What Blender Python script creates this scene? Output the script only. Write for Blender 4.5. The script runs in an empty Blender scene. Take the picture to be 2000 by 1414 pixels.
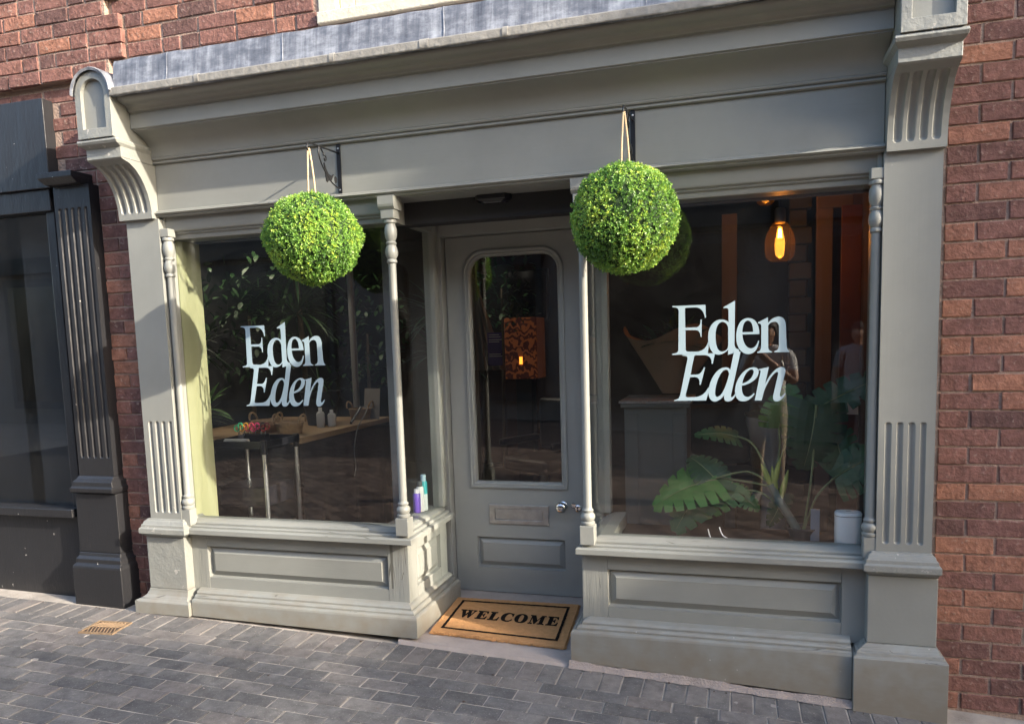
import bpy, bmesh, math, random
from math import radians, sin, cos, pi, sqrt
from mathutils import Vector, Matrix
from mathutils.geometry import tessellate_polygon
random.seed(7)
scene = bpy.context.scene
COL = scene.collection

# ------------------------------------------------------------------ camera, sky, sun, exposure
cam_d = bpy.data.cameras.new('camera'); cam = bpy.data.objects.new('camera', cam_d); COL.objects.link(cam)
scene.camera = cam
cam_d.sensor_width = 36; cam_d.lens = 26.73; cam_d.shift_y = 0.0595
cam_d.clip_start = 0.02; cam_d.clip_end = 400
RX = Vector((0.95873472, 0.28269508, -0.0301865))
RD = Vector((0.00180443, -0.11222594, -0.99368108))
RF = Vector((-0.28429646, 0.95262208, -0.108105))
m = Matrix((RX, -RD, -RF)).transposed().to_4x4()
m.translation = Vector((0, -3.5, 1.5))
cam.matrix_world = m

SUN = Vector((3.6, -1.0, 1.55)).normalized()          # towards the sun
world = bpy.data.worlds.new('World'); scene.world = world; world.use_nodes = True
wn = world.node_tree.nodes; wl = world.node_tree.links
bg = wn['Background']; sky = wn.new('ShaderNodeTexSky'); sky.sky_type = 'NISHITA'; sky.sun_disc = False
sky.sun_elevation = math.asin(SUN.z); sky.sun_rotation = math.atan2(SUN.x, SUN.y)
sky.air_density = 1.0; sky.dust_density = 2.5; sky.ozone_density = 1.0
wl.new(sky.outputs[0], bg.inputs[0]); bg.inputs[1].default_value = 0.15
sd = bpy.data.lights.new('sun', 'SUN'); sd.energy = 2.6; sd.angle = radians(0.53); sd.color = (1.0, 0.9, 0.76)
so = bpy.data.objects.new('sun', sd); COL.objects.link(so)
so.rotation_euler = (-SUN).to_track_quat('-Z', 'Y').to_euler(); so.location = (20, -8, 14)
vs = scene.view_settings; vs.view_transform = 'Standard'; vs.look = 'None'; vs.gamma = 1; vs.use_curve_mapping = False
vs.exposure = 2.18
scene.cycles.transparent_max_bounces = 14
scene.cycles.max_bounces = 6
scene.cycles.diffuse_bounces = 3
scene.cycles.glossy_bounces = 3

# ------------------------------------------------------------------ helpers
ORG = {}
def empty(name, loc, label, cat, group=None):
    o = bpy.data.objects.new(name, None); COL.objects.link(o); o.location = loc
    o.empty_display_size = 0.1
    ORG[o.name] = Vector(loc); return tag(o, label, cat, group)
def tag(o, label=None, cat=None, group=None, kind=None):
    if label: o['label'] = label
    if cat: o['category'] = cat
    if group: o['group'] = group
    if kind: o['kind'] = kind
    return o
def org(o):
    return ORG.get(o.name, Vector((0, 0, 0))) if o else Vector((0, 0, 0))

class B:
    def __init__(s): s.v = []; s.f = []
    def add(s, vs, fs):
        n = len(s.v); s.v += [Vector(p) for p in vs]; s.f += [tuple(i + n for i in f) for f in fs]; return s
    def box(s, x0, x1, y0, y1, z0, z1, M=None):
        vs = [Vector((x, y, z)) for x in (x0, x1) for y in (y0, y1) for z in (z0, z1)]
        if M: vs = [M @ p for p in vs]
        return s.add(vs, [(0, 1, 3, 2), (4, 6, 7, 5), (0, 4, 5, 1), (2, 3, 7, 6), (0, 2, 6, 4), (1, 5, 7, 3)])
    def prism(s, polys, h0, h1, fn):
        """polys: outline + holes of 2D points; fn(a,b,h)->point"""
        flat = [p for q in polys for p in q]
        tri = tessellate_polygon([[Vector((a, b, 0)) for a, b in q] for q in polys])
        n = len(flat)
        vs = [fn(a, b, h0) for a, b in flat] + [fn(a, b, h1) for a, b in flat]
        fs = [tuple(t) for t in tri] + [tuple(i + n for i in reversed(t)) for t in tri]
        k = 0
        for q in polys:
            L = len(q)
            for i in range(L):
                a = k + i; b = k + (i + 1) % L; fs.append((a, b, b + n, a + n))
            k += L
        return s.add(vs, fs)
    def profx(s, prof, x0, x1):     # (y,z) profile swept along x
        return s.prism([prof], x0, x1, lambda a, b, h: (h, a, b))
    def profy(s, prof, y0, y1):     # (x,z) profile swept along y
        return s.prism([prof], y0, y1, lambda a, b, h: (a, h, b))
    def plate(s, polys, y0, y1):
        return s.prism(polys, y0, y1, lambda a, b, h: (a, h, b))
    def grid(s, us, vs_, fn):
        n = len(vs_)
        V = [fn(u, v) for u in us for v in vs_]
        F = [(i * n + j, (i + 1) * n + j, (i + 1) * n + j + 1, i * n + j + 1) for i in range(len(us) - 1) for j in range(n - 1)]
        return s.add(V, F)
    def lathe(s, prof, c, n=20, sx=1, sy=1):
        V = []; F = []
        for r, z in prof:
            for k in range(n):
                a = 2 * pi * k / n; V.append((c[0] + r * cos(a) * sx, c[1] + r * sin(a) * sy, c[2] + z))
        for i in range(len(prof) - 1):
            for k in range(n):
                F.append((i * n + k, i * n + (k + 1) % n, (i + 1) * n + (k + 1) % n, (i + 1) * n + k))
        F.append(tuple(reversed(range(n)))); F.append(tuple(range((len(prof) - 1) * n, len(prof) * n)))
        return s.add(V, F)
    def tube(s, pts, r, n=8):
        pts = [Vector(p) for p in pts]; V = []; F = []
        rs = r if isinstance(r, (list, tuple)) else [r] * len(pts)
        up = Vector((0.13, 0.21, 0.97))
        for i, p in enumerate(pts):
            d = (pts[min(i + 1, len(pts) - 1)] - pts[max(i - 1, 0)]).normalized()
            a = d.cross(up)
            if a.length < 1e-3: a = d.cross(Vector((1, 0, 0)))
            a.normalize(); b = d.cross(a).normalized(); up = a.cross(d)
            for k in range(n):
                t = 2 * pi * k / n; V.append(p + a * (rs[i] * cos(t)) + b * (rs[i] * sin(t)))
        for i in range(len(pts) - 1):
            for k in range(n):
                F.append((i * n + k, i * n + (k + 1) % n, (i + 1) * n + (k + 1) % n, (i + 1) * n + k))
        F.append(tuple(reversed(range(n)))); F.append(tuple(range((len(pts) - 1) * n, len(pts) * n)))
        return s.add(V, F)
    def rings(s, rings, cap=True):
        n = len(rings[0]); V = [p for r in rings for p in r]; F = []
        for i in range(len(rings) - 1):
            for k in range(n):
                F.append((i * n + k, i * n + (k + 1) % n, (i + 1) * n + (k + 1) % n, (i + 1) * n + k))
        if cap: F.append(tuple(range((len(rings) - 1) * n, len(rings) * n)))
        return s.add(V, F)
    def mesh(s, name, off=Vector((0, 0, 0)), smooth=None):
        me = bpy.data.meshes.new(name)
        me.from_pydata([tuple(p - off) for p in s.v], [], s.f)
        bm = bmesh.new(); bm.from_mesh(me); bmesh.ops.recalc_face_normals(bm, faces=bm.faces[:]); bm.to_mesh(me); bm.free()
        if smooth is not None:
            me.shade_smooth(); me.set_sharp_from_angle(angle=radians(smooth))
        me.update(); return me
    def build(s, name, mat, parent=None, smooth=None, bevel=0, seg=2):
        off = org(parent)
        me = s.mesh(name, off, smooth); me.materials.append(mat)
        o = bpy.data.objects.new(name, me); COL.objects.link(o)
        if parent: o.parent = parent; ORG[o.name] = off
        if bevel:
            md = o.modifiers.new('bevel', 'BEVEL'); md.width = bevel; md.segments = seg; md.limit_method = 'ANGLE'; md.angle_limit = radians(40)
            md.harden_normals = False
        return o

def bez(path):
    """path: list of ('M',x,y) ('L',x,y) ('C',x1,y1,x2,y2,x,y) -> polyline"""
    out = []
    for c in path:
        if c[0] in 'ML': out.append((c[1], c[2]))
        else:
            p0 = out[-1]; a = (c[1], c[2]); b = (c[3], c[4]); d = (c[5], c[6])
            for i in range(1, 9):
                t = i / 8; u = 1 - t
                out.append((u**3 * p0[0] + 3 * u * u * t * a[0] + 3 * u * t * t * b[0] + t**3 * d[0],
                            u**3 * p0[1] + 3 * u * u * t * a[1] + 3 * u * t * t * b[1] + t**3 * d[1]))
    if abs(out[0][0] - out[-1][0]) + abs(out[0][1] - out[-1][1]) < 1e-6: out.pop()
    return out
def parse(st):
    tk = st.split(); out = []; i = 0
    while i < len(tk):
        k = tk[i]; n = 6 if k == 'C' else 2
        out.append((k, *[float(q) for q in tk[i + 1:i + 1 + n]])); i += n + 1
    return bez(out)
def spline(pts, n=6):
    pts = [Vector(p) for p in pts]; out = []
    for i in range(len(pts) - 1):
        p0 = pts[max(i - 1, 0)]; p1 = pts[i]; p2 = pts[i + 1]; p3 = pts[min(i + 2, len(pts) - 1)]
        for k in range(n):
            t = k / n
            out.append(0.5 * ((2 * p1) + (p2 - p0) * t + (2 * p0 - 5 * p1 + 4 * p2 - p3) * t * t + (3 * p1 - p0 - 3 * p2 + p3) * t**3))
    out.append(pts[-1]); return out

# ------------------------------------------------------------------ materials
MATS = {}
def newmat(name):
    mt = bpy.data.materials.new(name); mt.use_nodes = True
    nt = mt.node_tree; return mt, nt.nodes, nt.links, nt.nodes['Principled BSDF']
def c4(c): return (c[0], c[1], c[2], 1)
def simple(name, col, rough=0.5, metal=0, var=0.12, scale=8, bump=0.15, bscale=60, emit=None, es=0, rnd=0.0, spec=0.5, subs=0):
    mt, N, L, P = newmat(name)
    tc = N.new('ShaderNodeTexCoord'); no = N.new('ShaderNodeTexNoise'); no.inputs['Scale'].default_value = scale; no.inputs['Detail'].default_value = 6
    L.new(tc.outputs['Object'], no.inputs['Vector'])
    mr = N.new('ShaderNodeMapRange'); mr.inputs[3].default_value = 1 - var; mr.inputs[4].default_value = 1 + var
    L.new(no.outputs[0], mr.inputs[0])
    val = mr.outputs[0]
    if rnd:
        oi = N.new('ShaderNodeObjectInfo'); m2 = N.new('ShaderNodeMapRange'); m2.inputs[3].default_value = 1 - rnd; m2.inputs[4].default_value = 1 + rnd
        L.new(oi.outputs['Random'], m2.inputs[0]); mu = N.new('ShaderNodeMath'); mu.operation = 'MULTIPLY'
        L.new(val, mu.inputs[0]); L.new(m2.outputs[0], mu.inputs[1]); val = mu.outputs[0]
    mx = N.new('ShaderNodeVectorMath'); mx.operation = 'SCALE'; mx.inputs[0].default_value = col
    L.new(val, mx.inputs['Scale']); L.new(mx.outputs[0], P.inputs['Base Color'])
    P.inputs['Roughness'].default_value = rough; P.inputs['Metallic'].default_value = metal
    P.inputs['Specular IOR Level'].default_value = spec
    if bump:
        n2 = N.new('ShaderNodeTexNoise'); n2.inputs['Scale'].default_value = bscale; n2.inputs['Detail'].default_value = 5
        L.new(tc.outputs['Object'], n2.inputs['Vector']); bp = N.new('ShaderNodeBump'); bp.inputs['Strength'].default_value = bump; bp.inputs['Distance'].default_value = 0.01
        L.new(n2.outputs[0], bp.inputs['Height']); L.new(bp.outputs[0], P.inputs['Normal'])
    if emit:
        P.inputs['Emission Color'].default_value = c4(emit); P.inputs['Emission Strength'].default_value = es
    MATS[name] = mt; return mt

def paint_mat(name, col, rough=0.42, grain=(1, 1, 1), bump=0.12, wear=0.0, dirt=0.0, crack=None):
    """brushed oil paint over old timber: slow colour drift, brush grain, optional chips, splash dirt near the ground, cracks"""
    mt, N, L, P = newmat(name)
    tc = N.new('ShaderNodeTexCoord')
    geo = N.new('ShaderNodeNewGeometry')
    n1 = N.new('ShaderNodeTexNoise'); n1.inputs['Scale'].default_value = 2.3; n1.inputs['Detail'].default_value = 8; n1.inputs['Roughness'].default_value = 0.62
    L.new(geo.outputs['Position'], n1.inputs['Vector'])
    r1 = N.new('ShaderNodeMapRange'); r1.inputs[1].default_value = 0.3; r1.inputs[2].default_value = 0.7; r1.inputs[3].default_value = 0.9; r1.inputs[4].default_value = 1.08
    L.new(n1.outputs[0], r1.inputs[0])
    sc = N.new('ShaderNodeVectorMath'); sc.operation = 'SCALE'; sc.inputs[0].default_value = col; L.new(r1.outputs[0], sc.inputs['Scale'])
    colr = sc.outputs[0]
    mp = N.new('ShaderNodeMapping'); mp.inputs['Scale'].default_value = grain; L.new(geo.outputs['Position'], mp.inputs['Vector'])
    n2 = N.new('ShaderNodeTexNoise'); n2.inputs['Scale'].default_value = 70; n2.inputs['Detail'].default_value = 6; L.new(mp.outputs[0], n2.inputs['Vector'])
    n3 = N.new('ShaderNodeTexNoise'); n3.inputs['Scale'].default_value = 9; n3.inputs['Detail'].default_value = 4; L.new(mp.outputs[0], n3.inputs['Vector'])
    ad = N.new('ShaderNodeMath'); ad.operation = 'MULTIPLY_ADD'; ad.inputs[1].default_value = 0.35
    L.new(n2.outputs[0], ad.inputs[0]); L.new(n3.outputs[0], ad.inputs[2])
    h = ad.outputs[0]
    if dirt:
        sp = N.new('ShaderNodeSeparateXYZ'); L.new(geo.outputs['Position'], sp.inputs[0])
        n5 = N.new('ShaderNodeTexNoise'); n5.inputs['Scale'].default_value = 14; n5.inputs['Detail'].default_value = 8; L.new(geo.outputs['Position'], n5.inputs['Vector'])
        zz = N.new('ShaderNodeMath'); zz.operation = 'MULTIPLY_ADD'; zz.inputs[1].default_value = 0.55; L.new(n5.outputs[0], zz.inputs[0]); L.new(sp.outputs['Z'], zz.inputs[2])
        rr = N.new('ShaderNodeMapRange'); rr.inputs[1].default_value = 0.2; rr.inputs[2].default_value = 0.5; rr.inputs[3].default_value = dirt; rr.inputs[4].default_value = 0
        L.new(zz.outputs[0], rr.inputs[0])
        mx = N.new('ShaderNodeMix'); mx.data_type = 'RGBA'; L.new(rr.outputs[0], mx.inputs[0]); L.new(colr, mx.inputs[6]); mx.inputs[7].default_value = (0.2, 0.17, 0.13, 1)
        colr = mx.outputs[2]
    if crack:
        mp2 = N.new('ShaderNodeMapping'); mp2.inputs['Scale'].default_value = crack; L.new(geo.outputs['Position'], mp2.inputs['Vector'])
        vo = N.new('ShaderNodeTexVoronoi'); vo.feature = 'DISTANCE_TO_EDGE'; vo.inputs['Scale'].default_value = 1.0; L.new(mp2.outputs[0], vo.inputs['Vector'])
        nk = N.new('ShaderNodeTexNoise'); nk.inputs['Scale'].default_value = 3.1; nk.inputs['Detail'].default_value = 2; L.new(geo.outputs['Position'], nk.inputs['Vector'])
        t1 = N.new('ShaderNodeMapRange'); t1.inputs[1].default_value = 0.5; t1.inputs[2].default_value = 0.62; t1.inputs[3].default_value = 0.0; t1.inputs[4].default_value = 0.022; L.new(nk.outputs[0], t1.inputs[0])
        lt = N.new('ShaderNodeMath'); lt.operation = 'LESS_THAN'; L.new(vo.outputs['Distance'], lt.inputs[0]); L.new(t1.outputs[0], lt.inputs[1])
        if crack[0] < 10:
            sn = N.new('ShaderNodeSeparateXYZ'); L.new(geo.outputs['True Normal'], sn.inputs[0])
            g2 = N.new('ShaderNodeMath'); g2.operation = 'GREATER_THAN'; g2.inputs[1].default_value = .5; L.new(sn.outputs['Z'], g2.inputs[0])
            l2 = N.new('ShaderNodeMath'); l2.operation = 'MULTIPLY'; L.new(lt.outputs[0], l2.inputs[0]); L.new(g2.outputs[0], l2.inputs[1]); lt = l2
        mx = N.new('ShaderNodeMix'); mx.data_type = 'RGBA'; L.new(lt.outputs[0], mx.inputs[0]); L.new(colr, mx.inputs[6]); mx.inputs[7].default_value = (col[0] * .45, col[1] * .43, col[2] * .4, 1)
        colr = mx.outputs[2]
        hh = N.new('ShaderNodeMath'); hh.operation = 'SUBTRACT'; L.new(h, hh.inputs[0]); L.new(lt.outputs[0], hh.inputs[1]); h = hh.outputs[0]
    if wear:
        n4 = N.new('ShaderNodeTexNoise'); n4.inputs['Scale'].default_value = 26; n4.inputs['Detail'].default_value = 9; L.new(geo.outputs['Position'], n4.inputs['Vector'])
        gt = N.new('ShaderNodeMapRange'); gt.inputs[1].default_value = 0.745 - wear * 0.055; gt.inputs[2].default_value = 0.765 - wear * 0.055
        L.new(n4.outputs[0], gt.inputs[0])
        mx = N.new('ShaderNodeMix'); mx.data_type = 'RGBA'; L.new(gt.outputs[0], mx.inputs[0]); L.new(colr, mx.inputs[6]); mx.inputs[7].default_value = (0.42, 0.4, 0.36, 1)
        colr = mx.outputs[2]
    L.new(colr, P.inputs['Base Color'])
    rr2 = N.new('ShaderNodeMapRange'); rr2.inputs[3].default_value = rough - 0.08; rr2.inputs[4].default_value = rough + 0.14; L.new(n3.outputs[0], rr2.inputs[0]); L.new(rr2.outputs[0], P.inputs['Roughness'])
    bp = N.new('ShaderNodeBump'); bp.inputs['Strength'].default_value = bump; bp.inputs['Distance'].default_value = 0.012
    L.new(h, bp.inputs['Height']); L.new(bp.outputs[0], P.inputs['Normal'])
    MATS[name] = mt; return mt

GREY = (0.238, 0.243, 0.222)
PAINT = paint_mat('grey_paint', GREY, grain=(1, 1, 1))
PAINTX = paint_mat('grey_paint_boards', GREY, grain=(0.12, 1, 1.6), bump=0.1)
PAINTZ = paint_mat('grey_paint_uprights', GREY, grain=(1.6, 1.6, 0.08), bump=0.09, wear=0.1)
PAINTLOW = paint_mat('grey_paint_low', GREY, grain=(0.3, 1, 1), bump=0.16, dirt=0.8, crack=(2.5, 60, 60), wear=0.4)
PAINTST = paint_mat('grey_paint_split_stile', GREY, grain=(2, 2, 0.1), bump=0.4, crack=(75, 75, 2.2), wear=0.2)
PAINTOLD = paint_mat('grey_paint_flaking', GREY, bump=0.55, dirt=0.6, wear=1.4)
DOORP = paint_mat('door_paint', (0.27, 0.275, 0.262), rough=0.36, grain=(1, 1, .3), bump=0.08)
BLACKP = paint_mat('black_paint', (0.018, 0.018, 0.02), rough=0.38, grain=(1, 1, .3), bump=0.35, wear=0.35)
CREAMP = paint_mat('cream_paint', (0.62, 0.56, 0.44), rough=0.6, bump=0.6, wear=1.2)
INCREAM = paint_mat('inner_cream_paint', (0.47, 0.47, 0.27), rough=0.6, grain=(4, 4, .05), bump=0.3)

def lead_mat():
    mt, N, L, P = newmat('lead')
    geo = N.new('ShaderNodeNewGeometry')
    def nz(scale, vec=(1, 1, 1), det=8):
        mp = N.new('ShaderNodeMapping'); mp.inputs['Scale'].default_value = vec; L.new(geo.outputs['Position'], mp.inputs['Vector'])
        n = N.new('ShaderNodeTexNoise'); n.inputs['Scale'].default_value = scale; n.inputs['Detail'].default_value = det; n.inputs['Roughness'].default_value = 0.7
        L.new(mp.outputs[0], n.inputs['Vector']); return n.outputs[0]
    a = nz(26, (1.0, .07, .07)); b = nz(5); c = nz(40, (.4, 1, 1))
    s = N.new('ShaderNodeMath'); s.operation = 'ADD'; L.new(a, s.inputs[0]); L.new(b, s.inputs[1])
    s2 = N.new('ShaderNodeMath'); s2.operation = 'MULTIPLY_ADD'; s2.inputs[1].default_value = 0.7; L.new(c, s2.inputs[0]); L.new(s.outputs[0], s2.inputs[2])
    cr = N.new('ShaderNodeValToRGB'); cr.color_ramp.elements[0].position = 0.46; cr.color_ramp.elements[0].color = (0.07, 0.078, 0.098, 1)
    cr.color_ramp.elements[1].position = 0.74; cr.color_ramp.elements[1].color = (0.40, 0.415, 0.44, 1)
    e = cr.color_ramp.elements.new(0.58); e.color = (0.155, 0.165, 0.19, 1)
    dv = N.new('ShaderNodeMath'); dv.operation = 'MULTIPLY'; dv.inputs[1].default_value = 0.44; L.new(s2.outputs[0], dv.inputs[0]); L.new(dv.outputs[0], cr.inputs[0])
    L.new(cr.outputs[0], P.inputs['Base Color']); P.inputs['Roughness'].default_value = 0.55; P.inputs['Metallic'].default_value = 0.25
    bp = N.new('ShaderNodeBump'); bp.inputs['Strength'].default_value = 0.35; bp.inputs['Distance'].default_value = 0.01; L.new(b, bp.inputs['Height']); L.new(bp.outputs[0], P.inputs['Normal'])
    return mt
LEAD = lead_mat()
LEADM = simple('mossy_lead', (0.25, 0.24, 0.215), 0.75, 0.0, 0.45, 25, 0.4, 50)

def brick_mat():
    mt, N, L, P = newmat('brick')
    oi = N.new('ShaderNodeObjectInfo'); tc = N.new('ShaderNodeTexCoord'); geo = N.new('ShaderNodeNewGeometry')
    cr = N.new('ShaderNodeValToRGB'); el = cr.color_ramp.elements
    el[0].position = 0; el[0].color = (0.12, 0.068, 0.06, 1); el[1].position = 1; el[1].color = (0.33, 0.155, 0.1, 1)
    for p, c in ((.22, (0.17, 0.086, 0.073)), (.45, (0.22, 0.108, 0.086)), (.62, (0.19, 0.095, 0.08)), (.8, (0.26, 0.125, 0.092))):
        e = el.new(p); e.color = c4(c)
    L.new(oi.outputs['Random'], cr.inputs[0])
    n = N.new('ShaderNodeTexNoise'); n.inputs['Scale'].default_value = 22; n.inputs['Detail'].default_value = 9; n.inputs['Roughness'].default_value = .7; L.new(geo.outputs['Position'], n.inputs['Vector'])
    r = N.new('ShaderNodeMapRange'); r.inputs[1].default_value = .3; r.inputs[2].default_value = .7; r.inputs[3].default_value = .55; r.inputs[4].default_value = 1.4; L.new(n.outputs[0], r.inputs[0])
    s = N.new('ShaderNodeVectorMath'); s.operation = 'SCALE'; L.new(cr.outputs[0], s.inputs[0]); L.new(r.outputs[0], s.inputs['Scale'])
    n2 = N.new('ShaderNodeTexNoise'); n2.inputs['Scale'].default_value = 55; n2.inputs['Detail'].default_value = 8; L.new(geo.outputs['Position'], n2.inputs['Vector'])
    r2 = N.new('ShaderNodeMapRange'); r2.inputs[1].default_value = .6; r2.inputs[2].default_value = .72; r2.inputs[3].default_value = 0; r2.inputs[4].default_value = .55; L.new(n2.outputs[0], r2.inputs[0])
    mx = N.new('ShaderNodeMix'); mx.data_type = 'RGBA'; L.new(r2.outputs[0], mx.inputs[0]); L.new(s.outputs[0], mx.inputs[6]); mx.inputs[7].default_value = (0.42, 0.32, 0.26, 1)
    L.new(mx.outputs[2], P.inputs['Base Color']); P.inputs['Roughness'].default_value = .88; P.inputs['Specular IOR Level'].default_value = .25
    ad = N.new('ShaderNodeMath'); ad.operation = 'ADD'; L.new(n.outputs[0], ad.inputs[0]); L.new(n2.outputs[0], ad.inputs[1])
    bp = N.new('ShaderNodeBump'); bp.inputs['Strength'].default_value = .8; bp.inputs['Distance'].default_value = .008; L.new(ad.outputs[0], bp.inputs['Height']); L.new(bp.outputs[0], P.inputs['Normal'])
    return mt
BRICK = brick_mat()
MORTAR = simple('mortar', (0.34, 0.25, 0.2), 0.95, 0, 0.35, 30, 0.8, 90, spec=.1)
MORTARP = simple('pale_mortar', (0.30, 0.255, 0.23), 0.95, 0, 0.25, 20, 0.8, 120, spec=.1)

def paver_mat():
    mt, N, L, P = newmat('paver')
    oi = N.new('ShaderNodeObjectInfo'); geo = N.new('ShaderNodeNewGeometry')
    cr = N.new('ShaderNodeValToRGB'); el = cr.color_ramp.elements
    el[0].position = 0; el[0].color = (0.09, 0.087, 0.086, 1); el[1].position = 1; el[1].color = (0.155, 0.147, 0.14, 1)
    for p, c in ((.35, (0.106, 0.103, 0.103)), (.6, (0.135, 0.129, 0.125)), (.8, (0.145, 0.13, 0.122))):
        e = el.new(p); e.color = c4(c)
    L.new(oi.outputs['Random'], cr.inputs[0])
    n = N.new('ShaderNodeTexNoise'); n.inputs['Scale'].default_value = 16; n.inputs['Detail'].default_value = 9; n.inputs['Roughness'].default_value = .7; L.new(geo.outputs['Position'], n.inputs['Vector'])
    r = N.new('ShaderNodeMapRange'); r.inputs[1].default_value = .3; r.inputs[2].default_value = .7; r.inputs[3].default_value = .62; r.inputs[4].default_value = 1.4; L.new(n.outputs[0], r.inputs[0])
    s = N.new('ShaderNodeVectorMath'); s.operation = 'SCALE'; L.new(cr.outputs[0], s.inputs[0]); L.new(r.outputs[0], s.inputs['Scale'])
    # trodden gum, lime and paint spots
    vo = N.new('ShaderNodeTexVoronoi'); vo.inputs['Scale'].default_value = 13; L.new(geo.outputs['Position'], vo.inputs['Vector'])
    no2 = N.new('ShaderNodeTexNoise'); no2.inputs['Scale'].default_value = 38; no2.inputs['Detail'].default_value = 4; L.new(geo.outputs['Position'], no2.inputs['Vector'])
    sx = N.new('ShaderNodeSeparateColor'); L.new(vo.outputs['Color'], sx.inputs[0])
    thr = N.new('ShaderNodeMath'); thr.operation = 'POWER'; thr.inputs[1].default_value = 11; L.new(sx.outputs[0], thr.inputs[0])
    th2 = N.new('ShaderNodeMath'); th2.operation = 'MULTIPLY'; th2.inputs[1].default_value = .27; L.new(thr.outputs[0], th2.inputs[0])
    wob = N.new('ShaderNodeMath'); wob.operation = 'MULTIPLY_ADD'; wob.inputs[1].default_value = .22; wob.inputs[2].default_value = -.06; L.new(no2.outputs[0], wob.inputs[0])
    dd = N.new('ShaderNodeMath'); dd.operation = 'ADD'; L.new(vo.outputs['Distance'], dd.inputs[0]); L.new(wob.outputs[0], dd.inputs[1])
    lt = N.new('ShaderNodeMath'); lt.operation = 'LESS_THAN'; L.new(dd.outputs[0], lt.inputs[0]); L.new(th2.outputs[0], lt.inputs[1])
    n3 = N.new('ShaderNodeTexNoise'); n3.inputs['Scale'].default_value = 130; n3.inputs['Detail'].default_value = 3; L.new(geo.outputs['Position'], n3.inputs['Vector'])
    r3 = N.new('ShaderNodeMapRange'); r3.inputs[1].default_value = .62; r3.inputs[2].default_value = .75; r3.inputs[3].default_value = 0; r3.inputs[4].default_value = .55; L.new(n3.outputs[0], r3.inputs[0])
    mxa = N.new('ShaderNodeMath'); mxa.operation = 'MULTIPLY_ADD'; mxa.inputs[1].default_value = .6; L.new(lt.outputs[0], mxa.inputs[0]); L.new(r3.outputs[0], mxa.inputs[2]); mxa.use_clamp = True
    mx = N.new('ShaderNodeMix'); mx.data_type = 'RGBA'; L.new(mxa.outputs[0], mx.inputs[0]); L.new(s.outputs[0], mx.inputs[6]); mx.inputs[7].default_value = (0.4, 0.37, 0.34, 1)
    # dust and lime lying in uneven drifts, thickest along the foot of the shopfront
    nd = N.new('ShaderNodeTexNoise'); nd.inputs['Scale'].default_value = 3.2; nd.inputs['Detail'].default_value = 10; nd.inputs['Roughness'].default_value = .72; L.new(geo.outputs['Position'], nd.inputs['Vector'])
    sy = N.new('ShaderNodeSeparateXYZ'); L.new(geo.outputs['Position'], sy.inputs[0])
    ry = N.new('ShaderNodeMapRange'); ry.inputs[1].default_value = -.7; ry.inputs[2].default_value = -.1; ry.inputs[3].default_value = -.06; ry.inputs[4].default_value = .13; L.new(sy.outputs['Y'], ry.inputs[0])
    an = N.new('ShaderNodeMath'); an.operation = 'ADD'; L.new(nd.outputs[0], an.inputs[0]); L.new(ry.outputs[0], an.inputs[1])
    rn = N.new('ShaderNodeMapRange'); rn.inputs[1].default_value = .5; rn.inputs[2].default_value = .78; rn.inputs[3].default_value = 0; rn.inputs[4].default_value = .42; L.new(an.outputs[0], rn.inputs[0])
    m9 = N.new('ShaderNodeMix'); m9.data_type = 'RGBA'; L.new(rn.outputs[0], m9.inputs[0]); L.new(mx.outputs[2], m9.inputs[6]); m9.inputs[7].default_value = (.23, .205, .185, 1); mx = m9
    L.new(mx.outputs[2], P.inputs['Base Color']); P.inputs['Roughness'].default_value = .8; P.inputs['Specular IOR Level'].default_value = .35
    ad = N.new('ShaderNodeMath'); ad.operation = 'ADD'; L.new(n.outputs[0], ad.inputs[0]); L.new(n3.outputs[0], ad.inputs[1])
    bp = N.new('ShaderNodeBump'); bp.inputs['Strength'].default_value = .5; bp.inputs['Distance'].default_value = .006; L.new(ad.outputs[0], bp.inputs['Height']); L.new(bp.outputs[0], P.inputs['Normal'])
    return mt
PAVER = paver_mat()
SAND = simple('joint_sand', (0.36, 0.325, 0.285), 0.95, 0, .6, 9, .6, 120, spec=.1)

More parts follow.
